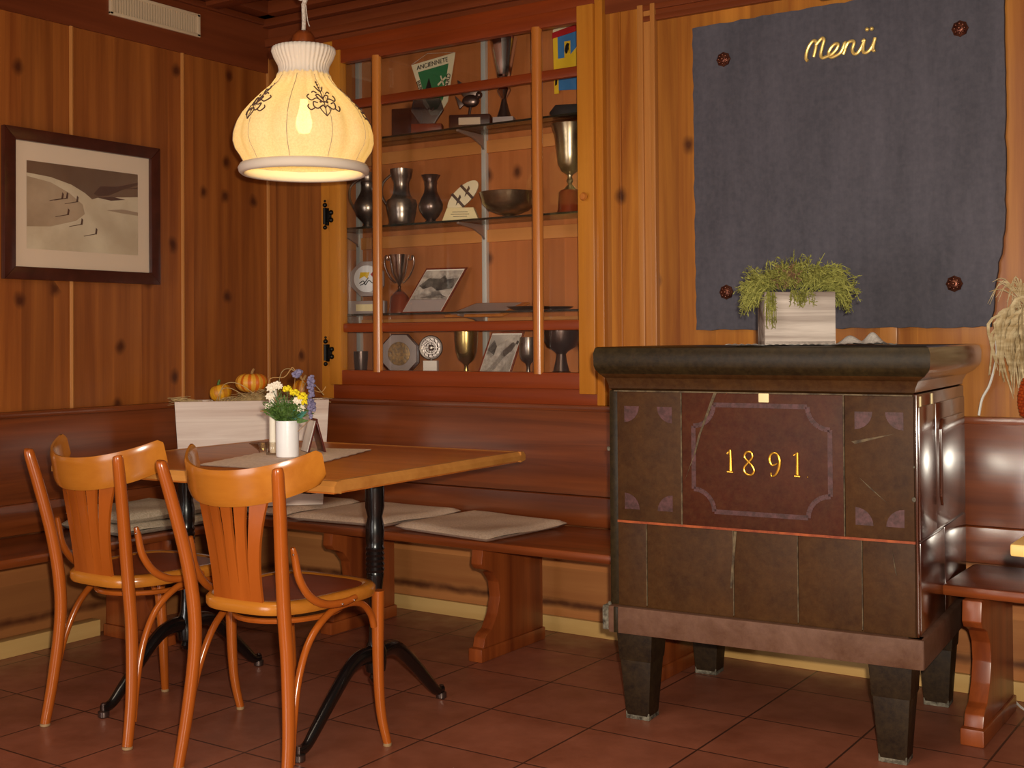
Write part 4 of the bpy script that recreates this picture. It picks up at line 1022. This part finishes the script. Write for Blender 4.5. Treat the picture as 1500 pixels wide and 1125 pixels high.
    for i in range(ns):
        f0, f1 = -1+2*i/ns, -1+2*(i+1)/ns
        def gapf(z):
            k = (z-.455)/.345
            return 0 if k < .2 else .006*min(1, (k-.2)/.5)
        vs = []
        for z in zsn:
            g_ = gapf(z)
            a, b2 = sx(f0, z)+(g_ if i > 0 else 0), sx(f1, z)-(g_ if i < ns-1 else 0)
            for (x, dy) in ((a, -.004), (b2, -.004), (b2, .004), (a, .004)): vs.append((x, sy(x, z)+dy, z))
        fs = []
        for r in range(14):
            for k in range(4): fs.append((r*4+k, r*4+(k+1) % 4, (r+1)*4+(k+1) % 4, (r+1)*4+k))
        fs.append((0, 1, 2, 3)); fs.append((56, 57, 58, 59)); m.raw(vs, fs)
    sp = m.build('back_splat', W_CHAIR, t, ang=30)
    g = MB(); 
    for x in (-.07, .07): g.ball((x, sy(x, .47)-.005, .47), .0032, n=5)
    g.build('screw', M_SILVER, sp)
    return t
c1 = make_chair('bentwood chair with fanned slat back, right of the two', (-2.512, 2.577, 0), math.radians(2.5))
dup(c1, (-3.157, 2.605, 0), math.radians(-.5), 'bentwood chair with fanned slat back, left of the two, nearer the framed photograph')

# ---------------------------------------------------- things on the table
TZ = .8112
run = [(-2.905, 2.615), (-2.60, 2.60), (-2.515, 2.77), (-2.82, 3.275)]
A, B, C_, D_ = Vector((-2.93, 2.61, 0)), Vector((-2.56, 2.64, 0)), Vector((-2.80, 3.285, 0)), Vector((-3.12, 3.20, 0))
ctr = (A+B+C_+D_)/4
m = MB()
def rfn(zo):
    def fn(u, v):
        p = A*(1-u)*(1-v)+B*u*(1-v)+C_*u*v+D_*(1-u)*v - ctr
        s = .004*math.sin(v*60) if (u > .97 or u < .03) else 0
        return (p.x+s, p.y, .0012+zo)
    return fn
m.grid(rfn(0), 30, 60); m.grid(rfn(.0022), 30, 60)
o = m.build('table_runner', M_LINEN, loc=(ctr.x, ctr.y, TZ), ang=60); tag(o, 'beige linen cloth with frayed edges lying askew on the table', 'tablecloth')
RZ = TZ + .0035
vx, vy = -2.853, 2.925
o = MB().lathe([(.03, 0), (.036, .003), (.037, .01), (.038, .115), (.0375, .12), (.034, .119), (.032, .02), (0, .015)], 32).build('flower_vase', M_WHITEC, loc=(vx, vy, RZ))
tag(o, 'white cylindrical vase of mixed flowers on the table', 'vase')
random.seed(21)
# right and towards-back directions as seen from the room
rt = Vector((.83, .557, 0)); bkv = Vector((-.557, .83, 0))
def off(a, b2, z): return Vector((vx, vy, RZ)) + rt*a + bkv*b2 + Vector((0, 0, z))
m = MB().use(M_LEAF)
for i in range(210):
    a = random.uniform(0, 2*PI); rr = random.uniform(0, .022)
    p = off(math.cos(a)*rr, math.sin(a)*rr, .105)
    d = rt*(math.cos(a)*.55-.03) + bkv*math.sin(a)*.5 + Vector((0, 0, random.uniform(.6, 1.8)))
    sprig(m, p, d, random.uniform(.04, .10), leaves=13, ll=.018, droop=.35)
m.use(M_LEAFT)
for i in range(5):
    p = off(random.uniform(-.01, .035), -.03, .13); s_ = rt*random.uniform(.2, 1)+Vector((0, 0, .3)); s_.normalize(); u2 = Vector((0, 0, 1)); 
    m.raw([p, p+s_*.02+u2*.012, p+s_*.042, p+s_*.02-u2*.012], [(0, 1, 2, 3)])
m.use(M_LEAF)
for (a, z) in ((-.06, .14), (-.055, .16), (.06, .125), (.075, .12)):
    p = off(0, -.01, .12); q = off(a, -.02, z); w2 = Vector((0, 0, .009)); mid = p.lerp(q, .6); m.raw([p, mid+w2, q, mid-w2], [(0, 1, 2, 3)])
o = m.build('bouquet_greenery', None, flatsh=True); tag(o, 'feathery green leaves filling the white vase', 'greenery', kind='stuff')
def flower(name, mat, p, r, npet, label, grp, stem=True, ball=False):
    m = MB().use(M_LEAF)
    if stem: m.tube([off(0, 0, .03), off(0, 0, .11)*.5+Vector(p)*.5, Vector(p)], .0012, 4, 4)
    m.use(mat)
    if ball:
        for i in range(26):
            a = random.uniform(0, 2*PI); z = random.uniform(-.3, 1); q = math.sqrt(max(0, 1-z*z))
            m.ball(Vector(p)+Vector((q*math.cos(a), q*math.sin(a), z))*r*.75, r*.28, n=4)
    else:
        f_ = (-bkv*.8+Vector((0, 0, .6))).normalized(); s1 = rt; s2 = f_.cross(s1)
        for lay in range(2):
            for i in range(npet):
                a = 2*PI*(i+.5*lay)/npet; dd = (s1*math.cos(a)+s2*math.sin(a)); w_ = (-s1*math.sin(a)+s2*math.cos(a))
                rr = r*(1-.35*lay); P0 = Vector(p)+f_*.003*lay
                m.raw([P0, P0+dd*rr*.6+w_*rr*.3+f_*rr*.25, P0+dd*rr+f_*rr*.1, P0+dd*rr*.6-w_*rr*.3+f_*rr*.25], [(0, 1, 2, 3)])
        m.ball(Vector(p)+f_*.003, r*.3, n=5)
    o = m.build(name, None); tag(o, label, 'flower', grp); return o
for (a, z, r) in ((.005, .222, .016), (.03, .208, .017), (.056, .196, .018), (.06, .178, .013)): flower('yellow_flower', M_YEL, off(a, -.028, z), r, 7, 'small bright yellow flower head in the vase bouquet', 'yellow flowers in the vase', ball=True)
for (a, z, r) in ((-.045, .228, .02), (-.028, .236, .018), (-.05, .2, .017), (-.055, .168, .014), (.04, .185, .018), (.05, .16, .016), (-.02, .232, .014)): flower('white_flower', M_WFLO, off(a, -.032, z), r, 8, 'small creamy white flower in the vase bouquet', 'white flowers in the vase')
def spike(p0, p1, label):
    m = MB().use(M_TWIG).tube([off(.01, 0, .06), Vector(p0).lerp(Vector(p1), .0)], .001, 4, 1).use(M_PURP)
    for i in range(46):
        u = random.random(); q = Vector(p0).lerp(Vector(p1), u)
        m.ball(q + rt*random.uniform(-.01, .01)+Vector((0, 0, random.uniform(-.006, .006)))+bkv*random.uniform(-.008, .008), .0055, n=4)
    o = m.build('lavender_spike', None); tag(o, label, 'flower')
spike(off(.082, -.02, .2), off(.082, -.02, .262), 'blue-violet flower spike standing at the right of the bouquet')
spike(off(.085, -.03, .13), off(.084, -.03, .185), 'blue-violet flower spike drooping at the right of the bouquet')
spike(off(.03, -.02, .268), off(.042, -.02, .278), 'small violet blossom at the top of the bouquet')
m = MB()
m.tube([off(0, 0, .1), off(-.06, 0, .245), off(-.01, 0, .262), off(.01, 0, .285), off(.018, 0, .293), off(.03, 0, .278), off(.05, 0, .25), off(.03, 0, .18)], .0018, 5, 5)
m.tube([off(.02, 0, .12), off(.07, .01, .21), off(.11, .01, .212), off(.125, .01, .23)], .0013, 5, 5); m.tube([off(0, 0, .11), off(-.06, -.02, .15), off(-.085, -.02, .152)], .0015, 5, 5)
tag(m.build('dry_twig', M_TWIG), 'thin dry twigs arching out of the vase bouquet', 'twig')
# candle in a glass
t = thing('table_candle', 'tall white candle in a small glass holder left of the vase', 'candle', (-2.957, 2.965, RZ-.001))
MB().lathe([(.0, .006), (.011, .008), (.0135, .02), (.0135, .215), (.010, .222), (0, .223)], 20).build('candle', M_WAX, t)
MB().lathe([(.022, 0), (.024, .004), (.024, .04), (.021, .044), (.019, .04), (.019, .01), (0, .008)], 20).build('glass_holder', M_CLEAR, t)
MB().tube([(0, 0, .222), (.001, 0, .232)], .001, 5, 1).build('wick', M_BLK, t)
o = MB().lathe([(.018, 0), (.02, .01), (.045, .03), (.052, .034), (.05, .036), (.018, .014), (0, .01)], 24).build('glass_dish', M_CLEAR, loc=(-3.045, 3.01, TZ)); tag(o, 'shallow clear glass dish behind the candle', 'dish')
# menu tent
t = thing('menu_stand', 'brown A-shaped menu stand on the table right of the vase', 'stand', (-2.925, 3.125, TZ+.001), math.radians(58))
for s in (-1, 1):
    M = Matrix.Translation((s*.030, 0, 0)) @ Matrix.Rotation(-s*.262, 4, 'Y')
    MB().box(-.003, .003, -.045, .045, 0, .116, .001, mat=M).build('cover_panel', M_BROWNM if s > 0 else M_BROWNM, t)
    MB().box(-.0045-.0005, -.003, -.042, .042, .004, .112, mat=M).build('card', M_PAPER, t) if s < 0 else None
MB().tube([(0, -.045, .113), (0, .045, .113)], .004, 8, 1).build('spine', M_BROWNM, t)

# planter in the corner
pc_ = (-3.815, 3.705)
t = thing('corner_planter', 'long whitewashed wooden trough standing in the bench corner', 'planter', (pc_[0], pc_[1], .495), math.radians(45))
hb, ht, dp, H_ = .292, .32, .15, .447
m = MB()
def panel(pl, y0, y1): m.prism(pl, 'y', y0, y1, .003)
panel([(-hb, 0), (hb, 0), (ht, H_), (-ht, H_)], -.016, 0); panel([(-hb, 0), (hb, 0), (ht, H_), (-ht, H_)], dp-.016, dp)
for s in (-1, 1): m.hexa([(s*(hb-.016), 0), (s*hb, 0), (s*hb, dp-.016), (s*(hb-.016), dp-.016)], [(s*(ht-.016), 0), (s*ht, 0), (s*ht, dp-.016), (s*(ht-.016), dp-.016)], 0, H_, .002)
m.box(-hb+.01, hb-.01, 0, dp-.016, 0, .012)
m.build('trough', W_WHITE, t)
rot = Matrix.Rotation(math.radians(45), 3, 'Z')
def pl(a, b2, z): v_ = rot @ Vector((a, b2, 0)); return Vector((pc_[0]+v_.x, pc_[1]+v_.y, z))
ZP = .492 + H_
random.seed(9)
m = MB()
m.grid(lambda u, v: pl((u-.5)*.60, -.004+v*.14, ZP-.012+.05*math.exp(-((u-.52)/.16)**2)*math.sin(v*PI)), 24, 10)
for i in range(620):
    u = random.betavariate(2, 1.8); x = -.30+.60*u; z0 = ZP-.02 + .062*math.exp(-((x-.03)/.12)**2)*random.random()
    a = random.uniform(0, PI); L = random.uniform(.03, .09)
    p = pl(x, random.uniform(-.012, .12), z0); q = pl(x+math.cos(a)*L, random.uniform(-.012, .12), z0+random.uniform(-.01, .022)); mm = (p+q)/2+Vector((0, 0, random.uniform(.0, .014)))
    m.tube([p, mm, q], .0011, 3, 3)
for i in range(16): m.tube([pl(-.22+random.uniform(-.06, .03), -.005, ZP-.003), pl(-.28+random.uniform(-.06, .04), -.01, ZP+.016), pl(-.33+random.uniform(-.02, .08), -.01, ZP+random.uniform(-.004, .03))], .0012, 3, 4)
for (x0, x1, z) in ((-.14, .02, .07), (-.15, -.03, .05), (.1, .25, .12), (.2, .3, .07)): m.tube([pl(x0, .02, ZP), pl(x0+.02, .0, ZP+z), pl((x0+x1)/2, .0, ZP+z+.006), pl(x1, .02, ZP+.02)], .002, 4, 5)
tag(m.build('straw', M_STRAW), 'dry straw filling the whitewashed trough', 'straw', kind='stuff')
def m_pumpkin(name, a, b2, n):
    m, t_, b = nt(name); c = t_.nodes.new('ShaderNodeTexCoord'); s = t_.nodes.new('ShaderNodeSeparateXYZ'); t_.links.new(c.outputs['Object'], s.inputs[0])
    an = mth(t_, 'ARCTAN2', s.outputs['Y'], s.outputs['X']); w = mth(t_, 'SINE', mth(t_, 'MULTIPLY', an, n))
    w2 = mth(t_, 'ADD', w, mth(t_, 'MULTIPLY', noise(t_, c.outputs['Object'], 40, 4), .9))
    t_.links.new(ramp(t_, w2, [(.35, lin(a)), (.95, lin(b2))]), b.inputs['Base Color']); setc(b, Roughness=.45); return m
def gourd(name, label, p, r, h, nr, mat, stem=M_TWIG, rot_=None, shape=None):
    t = thing(name, label, 'pumpkin' if 'pumpkin' in name else 'gourd', p)
    prof = shape or [(max(1e-4, r*(math.sin(PI*i/16)**.75)), h*(1-math.cos(PI*i/16))/2 - (.006*math.exp(-((16-i)/2)**2))) for i in range(17)]
    b_ = MB().lathe(prof, 60, fn=lambda a, z: 1+.055*abs(math.sin(nr/2*a))-.03)
    b_.build('skin', mat, t); MB().tube([(0, 0, h-.012), (.004, 0, h+.004), (.012, .002, h+.016)], [.008, .006, .005], 7, 3).build('stem', stem, t)
    if rot_: t.rotation_euler = rot_
    return t
gourd('striped_pumpkin', 'round orange and yellow striped pumpkin on straw in the trough', pl(-.005, .08, ZP+.034), .068, .086, 12, m_pumpkin('striped_skin', 'e8a838', 'd86a14', 12), M_TWIG)
gourd('warty_gourd', 'yellow warty gourd with green patches at the left of the trough', pl(-.125, .06, ZP+.0), .046, .075, 9, m_pumpkin('yellow_skin', 'e0a020', 'c8801c', 7), M_LEAF, (.0, -.3, .4))
gourd('orange_gourd', 'dark orange gourd behind the yellow flowers', pl(.215, .07, ZP+.0), .05, .09, 8, m_pumpkin('orange_skin', 'c88018', 'a85c10', 8), M_TWIG)

# right-hand table, only its near corner is in view
t = thing('neighbour_table', 'pale wooden table corner at the right edge over the bench', 'table', (0, 0, 0))
m = MB().prism([(-.585, 2.775), (.55, 2.775), (.55, 3.6), (-.585, 3.6)], 'z', .725, .752, .006); m.build('table_top', W_PALE, t)
MB().lathe([(.03, .03), (.03, .6), (.06, .71), (.06, .725)], 16, c=(.0, 3.15, 0)).build('column', M_IRON, t); MB().lathe([(.22, 0), (.22, .015), (.05, .04), (.03, .05)], 24, c=(.0, 3.15, 0)).build('foot_plate', M_IRON, t)

# --------------------------------------------------------------------- lamp
LX, LY = -3.098, 3.268
lp = thing('pendant_lamp', 'cream pleated cloth pendant lamp hanging lit over the table', 'lamp', (LX, LY, 1.80))
CAZ = math.radians(-46.5)
PH = PI/10 - (CAZ - .236)
def pleat(a, z):
    k = max(0, min(1, (z-.06)/.30)); lobes = 1-.06*(abs(math.cos(a*5))**5)*(.15+.85*math.sin(max(0, min(1, z/.40))*PI))
    return lobes + (.035*k**3*math.cos(a*24))
prof = [(.212, .035), (.222, .055), (.243, .085), (.252, .115), (.250, .145), (.24, .18), (.22, .215), (.19, .25), (.155, .285), (.12, .315), (.098, .345), (.094, .36)]
sh = MB().lathe(prof[:1]+prof, 192, fn=lambda a, z: pleat(a+PH, z))
sh.f = sh.f[:-1] if False else [f for f in sh.f if len(f) < 10]
sh.build('shade', M_SHADE, lp, ang=70)
# soft rolled hem
m = MB().lathe([(.212, .035), (.228, .032), (.236, .018), (.232, .004), (.222, -.004), (.212, .0), (.208, .014), (.212, .035)], 96); m.f = [f for f in m.f if len(f) < 10]
m.build('hem', M_SHADEK, lp, ang=70)
ck = MB().lathe([(.094, .355), (.088, .372), (.091, .392), (.106, .42), (.114, .442), (.112, .455), (.10, .46), (.085, .455), (.06, .45), (.035, .445)], 160, fn=lambda a, z: 1+.022*math.cos(a*40)*(1 if z < .46 else .5)); ck.f = [f for f in ck.f if len(f) < 10]
ck.build('collar', M_SHADEK, lp, ang=70)
MB().lathe([(0, .445), (.04, .445), (.043, .452), (.0435, .475), (.04, .5), (.028, .516), (.012, .522), (0, .522)], 28).build('wooden_cap', W_BENCHL, lp)
r_ = MB()
r_.tube([(0, 0, .52), (.002, 0, .56), (0, 0, .62)], .0075, 8, 3)
r_.tube([(0, 0, .615), (.022, -.008, .64), (.018, .008, .68), (-.016, .006, .70), (-.024, -.006, .665), (0, -.012, .635), (.02, .004, .66), (.006, .0, .70), (0, 0, .74)], .0085, 8, 5)
r_.tube([(0, 0, .735), (0, 0, .98)], .0075, 8, 1); r_.tube([(.008, .0, .64), (.016, .004, .56), (.024, .006, .535)], .0018, 5, 3)
r_.build('rope', M_CROPE, lp)
MB().lathe([(0, .965), (.05, .968), (.05, .985), (0, .99)], 20).build('ceiling_rose', W_BENCHL, lp)
MB().lathe([(.018, .27), (.02, .30), (.02, .36), (.0, .362)], 16).build('socket', M_BLK, lp)
MB().lathe([(0, .145), (.02, .15), (.03, .175), (.028, .2), (.016, .24), (.014, .275), (0, .276)], 20).build('bulb', M_BULB, lp)
# printed ornaments on the pleats
def sprof(z):
    for i in range(len(prof)-1):
        if prof[i][1] <= z <= prof[i+1][1]:
            u = (z-prof[i][1])/(prof[i+1][1]-prof[i][1]); return prof[i][0]*(1-u)+prof[i+1][0]*u
    return prof[-1][0]
def onshade(a0, s, z):
    r = sprof(z); a = a0 + s/r; rr = r*pleat(a+PH, z)+.0022; return (rr*math.cos(a), rr*math.sin(a), z)
for a0 in [CAZ+.33+2*PI*i/5 for i in range(5)]:
    m = MB()
    def cv(pts, r=.0024): m.tube([onshade(a0, x*1.2, .225+z*1.2) for (x, z) in pts], r, 5, 4)
    for s in (-1, 1):
        cv([(0, -.045), (s*.012, -.03), (s*.016, -.018), (s*.006, -.012), (0, -.02)], .002)
        cv([(s*.005, -.01), (s*.022, -.022), (s*.032, -.014), (s*.03, 0), (s*.02, -.004)])
        cv([(s*.004, .0), (s*.018, .012), (s*.034, .006), (s*.044, .018), (s*.036, .026)])
        cv([(s*.03, -.02), (s*.042, -.026), (s*.05, -.016), (s*.046, -.008)])
        cv([(0, .01), (s*.01, .024), (s*.018, .022), (s*.014, .012)])
        cv([(0, .035), (s*.008, .044), (s*.012, .054)])
        cv([(s*.014, .03), (s*.02, .036), (s*.026, .032)])
    cv([(0, -.045), (0, .0), (0, .04), (0, .075)], .0018)
    for q in (.05, .06, .07): m.ball(onshade(a0, 0, .225+q*1.2), .004, n=5)
    for s in (-1, 0, 1): m.ball(onshade(a0, s*.012, .225), .0045, n=5)
    m.build('printed_ornament', M_PRINT, lp)
sm_ = MB()
for i in range(10):
    a0 = CAZ - .236 + 2*PI*i/10
    sm_.tube([tuple(c_*1.0 for c_ in ((sprof(z)*pleat(a0+PH, z)+.0008)*math.cos(a0), (sprof(z)*pleat(a0+PH, z)+.0008)*math.sin(a0), z)) for z in [.036+.31*k/12 for k in range(13)]], .0012, 4, 1)
sm_.build('seam', M_SEAM, lp)

def light(name, typ, loc, energy, col, **k):
    l = bpy.data.lights.new(name, typ); l.energy = energy; l.color = col
    for n, v in k.items(): setattr(l, n, v)
    o = bpy.data.objects.new(name, l); COL.objects.link(o); o.location = loc; return o
light('lamp_bulb_light', 'POINT', (LX, LY, 1.80+.16), 3.2, (1, .75, .24), shadow_soft_size=.035)

# ------------------------------------------------------------------- camera
f, yaw, pit, rol, cyy = 1796.0, .591356, -.0137161, -.00695495, 470.35
F = Vector((-math.sin(yaw)*math.cos(pit), math.cos(yaw)*math.cos(pit), -math.sin(pit)))
R = Vector((math.cos(yaw), math.sin(yaw), 0)); U = R.cross(F)
R, U = R*math.cos(rol)+U*math.sin(rol), -R*math.sin(rol)+U*math.cos(rol)
cam = bpy.data.cameras.new('camera'); co = bpy.data.objects.new('camera', cam); COL.objects.link(co)
M = Matrix((R, U, -F)).transposed().to_4x4(); M.translation = Vector((0, 0, 1.2)); co.matrix_world = M
cam.sensor_width = 36; cam.sensor_fit = 'HORIZONTAL'; cam.lens = f/1500*36; cam.shift_y = -(562.5-cyy)/1500; cam.clip_start = .05
SC.camera = co

# ------------------------------------------------------------------- lights
fl = light('camera_flash', 'AREA', Vector((0, 0, 1.2))+R*.05+U*.07-F*.0, 118, (1, .91, .75), shape='DISK', size=.05)
fl.matrix_world = Matrix.Translation(fl.location) @ M.to_3x3().to_4x4()
wn_ = light('window_daylight', 'AREA', (-2.35, -2.0, .98), 60, (1, .94, .88), shape='RECTANGLE', size=1.5, size_y=1.8)
wn_.rotation_euler = (Vector((0, 1, 0))).to_track_quat('-Z', 'Y').to_euler()
rm = light('overhead_fill', 'AREA', (-1.6, 1.2, 2.6), 20, (1, .82, .6), shape='DISK', size=1.2)  # added fill from an unseen overhead source, makes up for the weak pendant light
w = bpy.data.worlds.new('world'); SC.world = w; w.use_nodes = True
w.node_tree.nodes['Background'].inputs[0].default_value = (.55, .45, .36, 1); w.node_tree.nodes['Background'].inputs[1].default_value = .12
SC.view_settings.view_transform = 'Standard'; SC.view_settings.look = 'None'; SC.view_settings.exposure = 0; SC.view_settings.gamma = 1
SC.view_settings.use_curve_mapping = False
